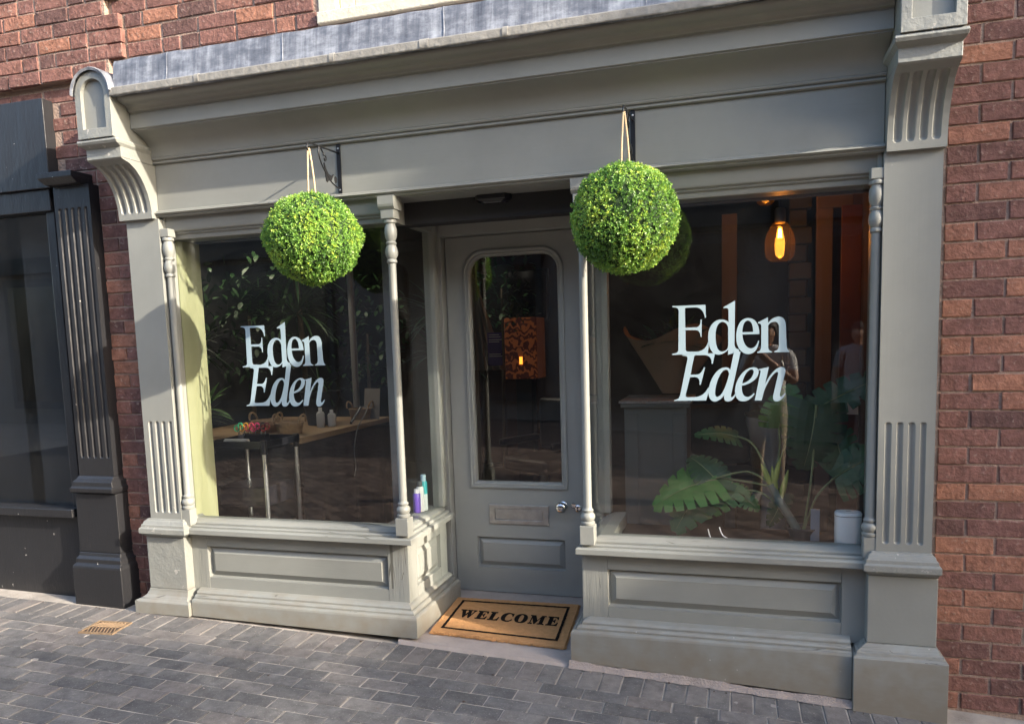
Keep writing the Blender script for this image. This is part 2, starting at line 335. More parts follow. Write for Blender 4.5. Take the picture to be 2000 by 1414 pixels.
def glass_mat(name='window_glass', tint=(.94, .955, .95), ior=1.58):
    mt, N, L, P = newmat(name); N.remove(P)
    out = [n for n in N if n.type == 'OUTPUT_MATERIAL'][0]
    tr = N.new('ShaderNodeBsdfTransparent'); tr.inputs[0].default_value = c4(tint)
    gl = N.new('ShaderNodeBsdfGlossy'); gl.inputs['Roughness'].default_value = 0.0
    geo = N.new('ShaderNodeNewGeometry'); n = N.new('ShaderNodeTexNoise'); n.inputs['Scale'].default_value = 1.6; L.new(geo.outputs['Position'], n.inputs['Vector'])
    bp = N.new('ShaderNodeBump'); bp.inputs['Strength'].default_value = .02; bp.inputs['Distance'].default_value = .02; L.new(n.outputs[0], bp.inputs['Height']); L.new(bp.outputs[0], gl.inputs['Normal'])
    # Schlick reflectance, the same from both sides of the thin pane
    f0 = ((ior - 1) / (ior + 1)) ** 2
    dt = N.new('ShaderNodeVectorMath'); dt.operation = 'DOT_PRODUCT'; L.new(geo.outputs['Normal'], dt.inputs[0]); L.new(geo.outputs['Incoming'], dt.inputs[1])
    ab = N.new('ShaderNodeMath'); ab.operation = 'ABSOLUTE'; L.new(dt.outputs['Value'], ab.inputs[0])
    om = N.new('ShaderNodeMath'); om.operation = 'SUBTRACT'; om.inputs[0].default_value = 1; om.use_clamp = True; L.new(ab.outputs[0], om.inputs[1])
    pw = N.new('ShaderNodeMath'); pw.operation = 'POWER'; pw.inputs[1].default_value = 5; L.new(om.outputs[0], pw.inputs[0])
    fr = N.new('ShaderNodeMath'); fr.operation = 'MULTIPLY_ADD'; fr.inputs[1].default_value = 1 - f0; fr.inputs[2].default_value = f0; L.new(pw.outputs[0], fr.inputs[0])
    mx = N.new('ShaderNodeMixShader'); L.new(fr.outputs[0], mx.inputs[0]); L.new(tr.outputs[0], mx.inputs[1]); L.new(gl.outputs[0], mx.inputs[2])
    # thin film of street dust and wiping smears
    nd = N.new('ShaderNodeTexNoise'); nd.inputs['Scale'].default_value = 3.5; nd.inputs['Detail'].default_value = 5; nd.inputs['Roughness'].default_value = .7; nd.inputs['Distortion'].default_value = 1.2; L.new(geo.outputs['Position'], nd.inputs['Vector'])
    rg = N.new('ShaderNodeMapRange'); rg.inputs[1].default_value = .35; rg.inputs[2].default_value = .75; rg.inputs[3].default_value = .002; rg.inputs[4].default_value = .007; L.new(nd.outputs[0], rg.inputs[0])
    df = N.new('ShaderNodeBsdfDiffuse'); df.inputs[0].default_value = (.6, .6, .58, 1); m3 = N.new('ShaderNodeMixShader'); L.new(rg.outputs[0], m3.inputs[0]); L.new(mx.outputs[0], m3.inputs[1]); L.new(df.outputs[0], m3.inputs[2]); L.new(m3.outputs[0], out.inputs[0])
    return mt
GLASS = glass_mat()
AMBER = glass_mat('amber_glass', (0.95, 0.62, 0.2), 1.5)
_n = AMBER.node_tree.nodes; _l = AMBER.node_tree.links; _o = [q for q in _n if q.type == 'OUTPUT_MATERIAL'][0]
_t = _n.new('ShaderNodeBsdfTranslucent'); _t.inputs[0].default_value = (.9, .4, .06, 1); _m = _n.new('ShaderNodeMixShader'); _m.inputs[0].default_value = .006
_l.new(_o.inputs[0].links[0].from_socket, _m.inputs[1]); _l.new(_t.outputs[0], _m.inputs[2]); _l.new(_m.outputs[0], _o.inputs[0])

CHROME = simple('chrome', (.62, .62, .63), .12, 1, .05, 8, 0)
PEWTER = simple('pewter', (.40, .385, .37), .42, .75, .3, 30, .3, 40)
IRON = simple('black_iron', (.015, .015, .016), .35, .3, .1, 8, .1)
ROPE = simple('jute_rope', (.56, .43, .27), .9, 0, .2, 200, .6, 300)
VINYL = simple('pale_vinyl', (.36, .47, .52), .25, 0, .05, 3, 0)
DARKPL = simple('dark_plastic', (.012, .012, .016), .35, 0, .1, 8, 0)
STONE = simple('threshold_stone', (.36, .31, .28), .9, 0, .2, 12, .5, 60)
RUST = simple('rusty_iron', (.22, .15, .09), .85, .1, .5, 25, .8, 70)
RUSTD = simple('rusty_iron_dark', (.055, .034, .024), .85, .1, .45, 30, .8, 90)
WOOD = simple('oak_board', (.42, .28, .16), .55, 0, .2, 6, .2, 40)
WICKER = simple('wicker', (.36, .24, .13), .8, 0, .3, 60, .5, 120)
WHITEPL = simple('white_plastic', (.86, .87, .88), .35, 0, .03, 4, 0)
BLKCLOTH = simple('black_cloth', (.02, .02, .024), .9, 0, .25, 6, .3, 15)
PAPER = simple('paper', (.6, .58, .55), .8, 0, .08, 10, 0)
KRAFT = simple('kraft_paper', (.32, .22, .14), .8, 0, .2, 8, .3, 25)
LEAFD = simple('leaf_green', (.026, .078, .022), .5, 0, .35, 12, .15, 30, rnd=.25)
LEAFB = simple('leaf_bright', (.065, .17, .032), .5, 0, .3, 12, .15, 30, rnd=.2)
LEAFY = simple('leaf_sheath', (.36, .38, .08), .5, 0, .3, 12, .15, 30)
STEM = simple('stem', (.20, .22, .09), .55, 0, .3, 20, .2, 40)
TRUNKM = simple('bark', (.11, .085, .06), .9, 0, .4, 12, .8, 25)
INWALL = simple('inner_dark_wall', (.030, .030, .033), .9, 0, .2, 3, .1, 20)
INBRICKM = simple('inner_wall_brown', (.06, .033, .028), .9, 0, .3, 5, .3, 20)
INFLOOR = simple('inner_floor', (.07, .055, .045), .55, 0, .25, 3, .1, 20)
TAN = simple('tan_board', (.22, .155, .115), .7, 0, .12, 4, .1, 20)
CTRGREY = simple('counter_grey', (.25, .26, .25), .5, 0, .08, 4, .1, 20)
REDWOOD = simple('red_wood', (.12, .04, .025), .5, 0, .3, 5, .2, 30)
STEEL = simple('brushed_steel', (.6, .61, .63), .3, .9, .06, 20, 0)

# ------------------------------------------------------------------ ground
def zg(x):
    x = max(-6.0, min(3.0, x)); return -0.078 - 0.0535 * x - 0.0045 * x * x
def zs(x):
    return (zg(x + .01) - zg(x - .01)) / .02 if -6 < x < 3 else 0.0

xs = [-90, -40, -20, -10, -8] + [-6 + .5 * i for i in range(19)] + [4, 8, 20, 45, 90]
pav = B().grid(xs, [-90, -40, -20, -9, -4, -2, -1, -.4, .75], lambda x, y: (x, y, zg(x) - .004)).build('pavement', SAND)
tag(pav, 'grey block paved pedestrian street sloping down to the right', None, None, 'structure')
ORG[pav.name] = Vector((0, 0, 0))

def chamf(w, d, h, c, jit=0.0):
    """block with chamfered top edge; origin centre of top face, extends w in x, d in y, h down"""
    b = B(); j = lambda: random.uniform(-jit, jit)
    r = []
    for (ix, z) in ((0, -h), (0, -c), (c, 0)):
        r.append([Vector((sx * (w / 2 - ix) + j(), sy * (d / 2 - ix) + j(), z + (j() * .4 if z == 0 else 0))) for sx, sy in ((-1, -1), (1, -1), (1, 1), (-1, 1))])
    b.rings(r); return b
PW, PD = 0.192, 0.0945
pm = [chamf(PW - .0065, PD - .0065, .05, .0025, .0014).mesh('paver_block', smooth=None) for _ in range(5)]
ps = [chamf(PD - .0065, PW - .0065, .05, .0025, .0014).mesh('paver_soldier', smooth=None) for _ in range(5)]
for q in pm + ps: q.materials.append(PAVER)
stuff = B(); npav = 0
def paver(x, y, meshes, w, d):
    global npav
    if -4.35 < x < 1.35 and y > 0.40 * x - 0.62 and y > -1.6:
        o = bpy.data.objects.new('paver', random.choice(meshes)); COL.objects.link(o); o.parent = pav
        o.location = (x, y, zg(x) + random.uniform(-.0015, .0015))
        o.rotation_euler = (random.gauss(0, .005), -math.atan(zs(x)) + random.gauss(0, .004), random.gauss(0, .006)); npav += 1
    else:
        z = zg(x); c = .004; sl = zs(x)
        w2 = w / 2 - .003; d2 = d / 2 - .003
        stuff.rings([[Vector((x + sx * (w2 - i), y + sy * (d2 - i), z + q + sx * w2 * sl)) for sx, sy in ((-1, -1), (1, -1), (1, 1), (-1, 1))] for i, q in ((0, -.012), (0, -c), (c, 0))])
x = -6.5
while x < 4.5:
    paver(x, -.135 - PW / 2, ps, PD, PW); x += PD
row = 0; y = -.135 - PW - PD / 2
while y > -1.75:
    x = -6.5 + (row % 2) * PW / 2 + random.uniform(-.008, .008)
    while x < 4.5:
        paver(x, y, pm, PW, PD); x += PW
    y -= PD; row += 1
so_ = stuff.build('far_pavers', PAVER, pav)
cw = B().grid([q for q in xs if -11 < q < 9], [-8.6, -5, -1.75], lambda x, y: (x, y, zg(x) - .0035)).build('carriageway', simple('dark_joint', (.045, .04, .036), .95, 0, .3, 20, .3, 60), None)
tag(cw, 'brown block paved carriageway beyond the grey paving', None, None, 'structure')
V = []; F = []; T = []; rq = random.Random(9); ca = cos(radians(40)); sa = sin(radians(40))
for r_ in range(-80, 80):
    for k_ in range(-40, 40):
        u = (k_ + .5 * (r_ % 2)) * .204; v = r_ * .104; x = -1.0 + u * ca - v * sa; y = -4.8 + u * sa + v * ca
        if not (-6.3 < x < 4.3 and -8.2 < y < -1.85): continue
        z = zg(x) + rq.uniform(-.001, .002); n_ = len(V)
        for qx, qy in ((-.096, -.046), (.096, -.046), (.096, .046), (-.096, .046)):
            px_ = x + qx * ca - qy * sa; V.append((px_, y + qx * sa + qy * ca, z + qx * ca * zs(x)))
        F.append((n_, n_ + 1, n_ + 2, n_ + 3)); T += [rq.random()] * 4
me = bpy.data.meshes.new('carriageway_pavers'); me.from_pydata(V, [], F); at_ = me.attributes.new('tone', 'FLOAT', 'POINT'); at_.data.foreach_set('value', T)
mt, N, L, P = newmat('brown_paver'); a_ = N.new('ShaderNodeAttribute'); a_.attribute_name = 'tone'; c_ = N.new('ShaderNodeValToRGB')
c_.color_ramp.elements[0].color = (.10, .07, .056, 1); c_.color_ramp.elements[1].color = (.25, .175, .135, 1); L.new(a_.outputs['Fac'], c_.inputs[0]); L.new(c_.outputs[0], P.inputs['Base Color']); P.inputs['Roughness'].default_value = .85
me.materials.append(mt); so2 = bpy.data.objects.new('carriageway_pavers', me); COL.objects.link(so2); so2.parent = cw; tag(so2, None, None, None, 'stuff')

# mortar fillet and threshold
thr = B()
def zthr(x, y):
    return zg(-1.14) + 0.012 + max(0, (y + .1)) * .075 + (x + 1.14) * (-.055 * max(0, min(1, (.55 - y) / .55)))
thr.grid([-1.64 + .05 * i for i in range(20)], [-.135, -.125, -.02, .1, .25, .4, .5, .6], lambda x, y: (x, y, zthr(x, y) - (.02 if y < -.13 else 0)))
t = thr.build('threshold', STONE, None, smooth=40); tag(t, 'pinkish worn stone threshold slab under the doormat', None, None, 'structure')
fb = B()
N_ = 46
for i in range(N_ + 1):
    pass
def fillet(u, v):
    x = -.76 + u * 1.24; n = .003 * sin(u * 37) + .003 * sin(u * 91 + 1) + random.uniform(-.0015, .0015)
    y0 = -.128; z0 = zg(x) + .03 + .004 * sin(u * 13 + 2) + n * .4
    y1 = -.152 - n; z1 = zg(x) + .003
    return (x, y0 * (1 - v) + y1 * v, z0 * (1 - v) + z1 * v - .006 * sin(v * pi))
fb.grid([i / 60 for i in range(61)], [0, .33, .66, 1], fillet)
t = fb.build('mortar_fillet', MORTARP, None, smooth=60); tag(t, 'pale mortar fillet between right plinth and paving', None, None, 'structure')

# ------------------------------------------------------------------ brick building
bb = empty('brick_building', (-3.3, 0.1, 0), 'red brick building wall rising beside and above the grey shopfront', 'building')
core = B()
core.box(-3.66, -3.16, .0185, .3, -.1, 2.98); core.box(-3.1598, -2.9, .0185, .3, 2.5, 2.98)
core.box(-6.5, -1.97, .007, .3, 2.981, 6.5); core.box(-.55, 6.5, .007, .3, 2.981, 6.5); core.box(-1.9698, -.5502, .007, .3, 2.9, 3.057); core.box(-1.97, -.55, .03, .3, 4.7, 6.5)
core.box(.79, 6.5, .007, .3, -.4, 2.9805); core.box(-6.5, -3.6602, .0185, .3, 2.45, 2.9805); core.box(-6.5, -5.9, .05, .3, -.1, 2.4)
core.build('wall_core', MORTAR, bb)
core = B().box(-6.5, 6.5, 5.6, 5.8, -.4, 6.5); core.box(-6.5, -6.3, .3, 5.6, -.4, 6.5); core.box(6.3, 6.5, .3, 5.6, -.4, 6.5); core.box(-6.5, 6.5, .3, 5.8, 6.5, 6.7)
core.build('rear_wall', MORTAR, bb)
BM = {}
def brick_mesh(w, k):
    key = (round(w, 3), k)
    if key not in BM:
        b = chamf(w, .066, .03, .0025, .0022); me = b.mesh('brick_block'); me.materials.append(BRICK); BM[key] = me
    return BM[key]
def brick(xc, zc, w, yf, tilt=0):
    o = bpy.data.objects.new('brick', brick_mesh(w, random.randrange(4))); COL.objects.link(o); o.parent = bb
    o.location = Vector((xc, yf + random.uniform(-.003, .003), zc)) - ORG[bb.name]
    o.rotation_euler = (pi / 2 + random.gauss(0, .01), random.gauss(0, .008), random.gauss(0, .006))
z = .02; i = 0
CH = .0755
while z < 2.93:                                   # pier between the black pilaster and the grey pilaster
    if i % 2 == 0:
        brick(-3.296, z + .033, .208, .012)
        brick(-3.462, z + .033, .1, .012) if z > 2.3 else None
        if z > 2.42: [brick(-3.62 - .226 * q, z + .033, .215 if q else .2, .012) for q in range(4 if z > 2.85 else 1)]
        if z > 2.8: brick(-3.07, z + .033, .215, .012)
    else:
        d = random.uniform(-.008, .008)
        brick(-3.35 + d, z + .033, .1, .012); brick(-3.243 + d, z + .033, .098, .012)
        brick(-3.512, z + .033, .2, .012) if z > 2.3 else None
        if z > 2.85: [brick(-3.728 - .226 * q, z + .033, .215, .012) for q in range(3)]
    z += CH; i += 1
z = 3.058 - .0755; i = 0
while z < 3.62:                                  # wall above the lead
    x = -4.36 + (.11 if i % 2 else 0)
    while x < -1.98:
        w = random.choice([.215, .215, .215, .104]); w = min(w, -1.98 - x)
        pier = x < -3.25
        if w > .04 : brick(x + w / 2, z + .033, round(w, 2), (-.03 if pier else .0))
        x += w + .011
        if pier and x > -3.25: x = max(x, -3.2)
    z += CH; i += 1
core = B().box(-4.36, -3.225, -.024, .006, 2.982, 5.5); core.build('brick_pier_core', MORTAR, bb)
z = -.12; i = 0
while z < 2.9:                                   # strip at the far right
    x = .80 + (0 if i % 2 else -.11)
    while x < 1.42:
        x0 = max(x, .8); w = x + .215 - x0
        if w > .05: brick(x0 + w / 2, z + .033, round(w, 3), .0)
        x += .226
    z += CH; i += 1
# upper window
uw = B().box(-1.97, -.55, -.02, .1, 3.058, 3.115).box(-1.97, -1.87, .0, .1, 3.117, 4.7).box(-.65, -.55, .0, .1, 3.117, 4.7).box(-1.868, -.652, .0, .1, 4.6, 4.7).build('upper_window_frame', CREAMP, bb, bevel=.006)
B().box(-1.865, -1.785, .03, .07, 3.12, 4.58).box(-.735, -.655, .03, .07, 3.12, 4.58).box(-1.783, -.737, .03, .07, 3.12, 3.2).box(-1.783, -.737, .03, .07, 4.5, 4.58).build('sash', CREAMP, uw, bevel=.004)
B().box(-1.78, -.74, .045, .055, 3.2, 4.5).build('pane', GLASS, uw)
B().box(-1.97, -.55, .35, .36, 3.1, 4.7).build('blind', PAPER, uw)

# ------------------------------------------------------------------ grey shopfront
sf = empty('shopfront', (-1.2, 0, 0), 'grey painted timber shopfront with two windows and a recessed door', 'shopfront')
XL, XR = -2.935, 0.557

def relief(prof, x0, x1, yback, flutes, hw, dep, sr, nx=72):
    """solid whose front follows prof [(y,z)...] with capsule grooves cut into it; flutes = x centres, sr = (s0,s1) arc-length range"""
    P_ = [Vector((a, b)) for a, b in prof]
    S = [0]
    for i in range(1, len(P_)): S.append(S[-1] + (P_[i] - P_[i - 1]).length)
    tot = S[-1]
    ss = sorted(set([round(v, 4) for v in ([tot * i / 50 for i in range(51)] + [sr[0] - hw + 2 * hw * i / 12 for i in range(13)] + [sr[1] - hw + 2 * hw * i / 12 for i in range(13)]) if 0 <= v <= tot] + [tot]))
    def at(s):
        for i in range(1, len(P_)):
            if s <= S[i] + 1e-9:
                t = (s - S[i - 1]) / max(1e-9, S[i] - S[i - 1]); d = (P_[i] - P_[i - 1]).normalized()
                return P_[i - 1].lerp(P_[i], t), Vector((d.y, -d.x))
        d = (P_[-1] - P_[-2]).normalized(); return P_[-1], Vector((d.y, -d.x))
    us = [x0 + (x1 - x0) * i / nx for i in range(nx + 1)]
    def fn(x, s):
        p, n = at(s); g = 0
        sc = min(max(s, sr[0] + hw), sr[1] - hw)
        for c in flutes:
            d2 = ((x - c) ** 2 + (s - sc) ** 2) / hw ** 2
            if d2 < 1: g = max(g, dep * sqrt(1 - d2))
        return (x, p.x + n.x * g, p.y + n.y * g)
    b = B().grid(us, ss, fn)
    line = [at(s)[0] for s in ss]
    poly = [(p.x, p.y) for p in line] + [(yback, prof[-1][1]), (yback, prof[0][1])]
    tri = tessellate_polygon([[Vector((a, c, 0)) for a, c in poly]])
    for xx in (x0, x1): b.add([(xx, a, c) for a, c in poly], [tuple(t) for t in tri])
    b.add([(x0, prof[0][0], prof[0][1]), (x1, prof[0][0], prof[0][1]), (x1, yback, prof[0][1]), (x0, yback, prof[0][1])], [(0, 1, 2, 3)])
    b.add([(x0, prof[-1][0], prof[-1][1]), (x1, prof[-1][0], prof[-1][1]), (x1, yback, prof[-1][1]), (x0, yback, prof[-1][1])], [(3, 2, 1, 0)])
    return b
def stack(rows, yback=.06):
    """rows (x0,x1,yfront,z) bottom to top"""
    b = B(); R_ = [[Vector((a, c, z)), Vector((d, c, z)), Vector((d, yback, z)), Vector((a, yback, z))] for a, d, c, z in rows]
    b.rings(R_); b.f.append((3, 2, 1, 0)); return b

def pilaster(x0, x1, flutes, zb, capx, dadox, basex, base_old):
    sh = relief([(-.097, .575), (-.097, 2.19)], x0, x1, .06, flutes, .0115, .010, (.035, .545)).build('pilaster', PAINTZ, sf, smooth=50)
    c0, c1 = capx
    stack([(dadox[0], dadox[1], -.102, .476), (c0 + .006, c1 - .006, -.136, .497), (c0, c1, -.142, .501), (c0, c1, -.142, .527), (c0 + .004, c1 - .004, -.138, .531),
           (c0 + .008, c1 - .008, -.132, .533), (c0 + .01, c1 - .01, -.13, .548), (c0 + .016, c1 - .016, -.125, .551), (c0 + .02, c1 - .02, -.118, .566), (c0 + .03, c1 - .03, -.108, .572), (c0 + .032, c1 - .032, -.106, .578)]).build('pilaster_cap', PAINTOLD, sh, bevel=.0015)
    stack([(dadox[0], dadox[1], -.102, .18), (dadox[0], dadox[1], -.102, .474)]).build('pilaster_block', PAINTOLD if base_old else PAINT, sh, bevel=.004)
    a, d = basex; q0, q1 = dadox
    stack([(a, d, -.147, zb), (a, d, -.147, .112), (a + .003, d - .003, -.143, .118), (q0 - .04, q1 + .015, -.13, .128), (q0 - .018, q1 + .007, -.114, .145), (q0 - .006, q1 + .003, -.106, .165), (q0 - .002, q1 + .002, -.104, .1795)] if base_old else
          [(a, d, -.152, zb), (a, d, -.152, .128), (a + .004, d - .004, -.146, .133), (a + .012, d - .012, -.135, .136), (a + .014, d - .014, -.132, .149), (a + .024, d - .024, -.12, .152), (a + .04, d - .03, -.11, .168), (q0 - .002, q1 + .002, -.104, .1795)]).build('pilaster_base', PAINTLOW, sh, bevel=.002)
    return sh
pilaster(-3.128, -2.924, [-3.081 + .0437 * i for i in range(4)], .045, (-3.178, -2.876), (-3.166, -2.915), (-3.24, -2.88), True)
pilaster(.556, .766, [.5925 + .0433 * i for i in range(4)], -.16, (.506, .797), (.527, .793), (.471, .83), False)

def corbel(x0, x1):
    sc = [(-.122, 2.19), (-.124, 2.235), (-.129, 2.27), (-.14, 2.31), (-.158, 2.35), (-.182, 2.388), (-.212, 2.42), (-.25, 2.444), (-.3, 2.458), (-.302, 2.462)]
    w = x1 - x0
    co = relief(sc, x0, x1, .06, [x0 + w * (.17 + .215 * i) for i in range(4)], .0145, .012, (.03, .30), nx=64).build('corbel', PAINT, sf, smooth=35)
    stack([(x0, x1, -.302, 2.4635), (x0, x1, -.302, 2.514), (x0 - .006, x1 + .004, -.315, 2.520), (x0 - .016, x1 + .01, -.335, 2.528), (x0 - .018, x1 + .012, -.342, 2.54), (x0 - .016, x1 + .01, -.338, 2.55), (x0 - .004, x1 + .0, -.332, 2.553)]).build('corbel_moulding', PAINTOLD, co, bevel=.002)
    r = w / 2 ; zc = 2.765; xc = (x0 + x1) / 2
    def arch(i, zb):
        return [(xc - r + i, zb), (xc + r - i, zb)] + [(xc + (r - i) * cos(pi * k / 20), zc + (r - i) * sin(pi * k / 20)) for k in range(21)]
    B().plate([arch(0, 2.5545), list(reversed(arch(.036, 2.60)))], -.345, -.325).build('corbel_face_frame', PAINTOLD, co, bevel=.002)
    B().plate([arch(.001, 2.5545)], -.3245, .05).build('corbel_block', PAINT, co)
    # lead hood dressed over the arched top and running back to the wall
    b = B(); ring = lambda y, rr, dz: [Vector((xc + rr * cos(a), y, zc + dz + rr * sin(a))) for a in [pi * k / 24 for k in range(25)]]
    rr = r + .012
    pts = [(-.358, rr - .012), (-.362, rr), (-.355, rr + .004), (-.3, rr + .004), (-.2, rr + .01), (-.1, rr + .02), (.03, rr + .03)]
    V = [p for y, q in pts for p in ring(y, q, .0)]; F = [(i * 25 + k, i * 25 + k + 1, (i + 1) * 25 + k + 1, (i + 1) * 25 + k) for i in range(len(pts) - 1) for k in range(24)]
    b.add(V, F); b.build('lead_hood', LEAD, co, smooth=50)
    return co
corbel(-3.15, -2.938)
corbel(.560, .772)

# fascia, cornice, lead
B().box(XL, XR, -.075, .1, 2.232, 2.468).build('fascia_board', PAINTX, sf)
def bz(p0, p1, p2, n=8): return [((1 - t) ** 2 * p0[0] + 2 * t * (1 - t) * p1[0] + t * t * p2[0], (1 - t) ** 2 * p0[1] + 2 * t * (1 - t) * p1[1] + t * t * p2[1]) for t in [i / n for i in range(n + 1)]]
prof = [(.1, 2.4685), (-.086, 2.4685), (-.092, 2.472), (-.092, 2.479), (-.084, 2.482), (-.084, 2.485), (-.094, 2.488), (-.097, 2.494), (-.094, 2.5)] + bz((-.096, 2.502), (-.105, 2.585), (-.205, 2.607), 12) + \
       [(-.215, 2.6075), (-.215, 2.612), (-.2255, 2.615), (-.2255, 2.682), (-.222, 2.686), (-.222, 2.69), (-.236, 2.694)] + bz((-.238, 2.697), (-.238, 2.715), (-.258, 2.72), 5) + bz((-.259, 2.721), (-.30, 2.724), (-.304, 2.745), 5) + [(-.304, 2.7495), (.1, 2.7495)]
B().profx(prof, XL - .001, XR + .001).build('cornice', PAINTX, sf, smooth=30)
lp = [(-.318, 2.744), (-.336, 2.742), (-.343, 2.748), (-.344, 2.762), (-.340, 2.774), (-.331, 2.781), (-.326, 2.788), (-.320, 2.82), (-.314, 2.86), (-.308, 2.9), (-.300, 2.917), (-.28, 2.922), (-.12, 2.93), (.012, 2.938)]
def leadfn(x, k):
    y, z = lp[int(k)]; a = .0018 * sin(x * 9.1 + 1) + .0013 * sin(x * 23.7) + .0008 * sin(x * 47 + 2)
    return (x, y + a * (.8 if k < 7 else 0.4), z + a * (1.2 if k < 7 else .6) + (.0015 * sin(x * 31) if k > 9 else 0))
ld = B().grid([XL + (XR - XL) * i / 140 for i in range(141)], list(range(len(lp))), leadfn).build('lead_flashing', LEAD, sf, smooth=50)
for xs_ in (-2.62, -1.985, -1.2, -.35):
    B().tube([(xs_ + .003 * sin(i), a, b + .0005) for i, (a, b) in enumerate(lp[5:13])], .003, 6).build('lead_seam', LEAD, ld, smooth=60)
B().profx([(-.3405, 2.7425), (-.3485, 2.741), (-.3505, 2.745), (-.3505, 2.774), (-.347, 2.7785), (-.338, 2.781), (-.336, 2.777), (-.3425, 2.77)], XL, XR).build('lead_lip', LEADM, ld)
for xs_, w in ((-2.43, .012), (-1.72, .012), (-1.28, .02), (-.92, .012)):
    B().profx([(-.3508, 2.743), (-.3535, 2.748), (-.353, 2.774), (-.347, 2.7815), (-.337, 2.7845), (-.3375, 2.7815), (-.3475, 2.779), (-.3508, 2.773)], xs_ - w, xs_ + w).build('lead_clip', LEADM, ld, smooth=40)
mp_ = [(.1, 2.2), (-.083, 2.2), (-.088, 2.203), (-.088, 2.209), (-.1, 2.212), (-.105, 2.2165), (-.102, 2.222), (-.092, 2.224), (-.092, 2.227), (-.085, 2.2325), (.1, 2.2325)]
B().profx(mp_, XL - .001, XR + .001).build('fascia_moulding', PAINTX, sf, smooth=40)

# lintels
for a, d in ((-2.925, -1.605), (-.715, .555)):
    B().profx([(.12, 2.09), (-.012, 2.09), (-.016, 2.096), (-.016, 2.112), (-.03, 2.118), (-.03, 2.125), (-.044, 2.13), (-.05, 2.14), (-.05, 2.1995), (.12, 2.1995)], a, d).build('lintel', PAINTX, sf, smooth=35)
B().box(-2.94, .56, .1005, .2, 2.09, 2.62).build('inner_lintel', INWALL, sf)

# path sweep round the recess corner.   o = outward offset from the window line
def sweep(prof, xa, corner, yb, side, zfn=None):
    """front run from xa to the corner, then back along the return; side=+1: recess lies to the right"""
    R_ = []
    ws = [xa + (corner - xa) * i / 12 for i in range(12)]
    for w in ws: R_.append([Vector((w, -o, z)) for o, z in prof])
    R_.append([Vector((corner + side * o, -o, z)) for o, z in prof])
    R_.append([Vector((corner + side * o, yb, z)) for o, z in prof])
    b = B(); b.rings(R_, cap=False)
    n = len(prof)
    tri = tessellate_polygon([[Vector((a, c, 0)) for a, c in prof]])
    b.f += [tuple(t) for t in tri]; k = (len(R_) - 1) * n; b.f += [tuple(i + k for i in t) for t in tri]
    return b
sillp = [(-.05, .497), (.1, .497), (.105, .5), (.105, .524), (.1, .529), (.083, .531), (.081, .525), (.077, .525), (.077, .538), (.073, .542), (.058, .543), (.056, .537), (.052, .537), (.052, .552), (.047, .556), (.012, .566), (-.05, .568)]
plp = [(-.03, None), (.128, None), (.128, .122), (.125, .132), (.117, .138), (.109, .139), (.108, .134), (.104, .134), (.103, .146), (.097, .153), (.088, .157), (.087, .151), (.082, .151), (.081, .164), (.07, .174), (.048, .182), (-.03, .185)]
def plinth(zb): return [(o, zb if z is None else z) for o, z in plp]
sweep(sillp, -2.912, -1.662, .5, 1).build('window_sill', PAINTLOW, sf)
sweep(sillp, .545, -.618, .5, -1).build('window_sill', PAINTLOW, sf)
pl = sweep(plinth(.03), -2.874, -1.662, .5, 1)
for v in pl.v:
    if v.z < .031: v.z = .047 - .018 * (v.x + 2.87) / 1.3 * 1.0 if v.x < -1.5 else .029
pl.build('plinth', PAINTLOW, sf)
pr_ = sweep(plinth(-.02), .468, -.622, .5, -1)
for v in pr_.v:
    if v.z < 0: v.z = -.012 - .045 * (v.x + .75)
pr_.build('plinth', PAINTLOW, sf)

def field(fn, u0, u1, z0, z1, bev=.037, rec=.024):
    b = B(); rs = []
    for i, d in ((0, 0), (.002, -rec + .004), (.006, -rec), (.008, -rec), (bev, -.007), (bev + .0015, -.004), (bev + .004, -.004)):
        rs.append([Vector(fn(u0 + i, d, z0 + i)), Vector(fn(u1 - i, d, z0 + i)), Vector(fn(u1 - i, d, z1 - i)), Vector(fn(u0 + i, d, z1 - i))])
    return b.rings(rs)
def bulkhead(xa, xd, px0, px1, pz0, pz1, zb, seams):
    y = -.042
    st = B().box(xa, seams[0] - .0008, y - .001, .0, zb, .4995).build('stile', PAINTST, sf, bevel=.0015)
    st2 = B().box(seams[1] + .0008, xd, y - .001, .0, zb, .4995).build('stile', PAINTST if xd < -1 else PAINTX, sf, bevel=.0015)
    B().box(seams[0], seams[1], y, .0, pz1, .4995).build('rail', PAINTX, sf, bevel=.0015)
    B().box(seams[0], seams[1], y, .0, zb, pz0).build('rail', PAINTX, sf, bevel=.0015)
    if px0 > seams[0] + .005: B().box(seams[0], px0, y, 0, pz0 + .0003, pz1 - .0003).build('stile', PAINTST, sf)
    if px1 < seams[1] - .005: B().box(px1, seams[1], y, 0, pz0 + .0003, pz1 - .0003).build('stile', PAINTX, sf)
    p = field(lambda u, d, z: (u, y - d, z), px0, px1, pz0, pz1).build('panel', PAINTX, sf, smooth=20)
bulkhead(-2.915, -1.605, -2.811, -1.721, .243, .419, .15, (-2.811, -1.721))
bulkhead(-.706, .535, -.584, .433, .237, .416, .15, (-.584, .433))
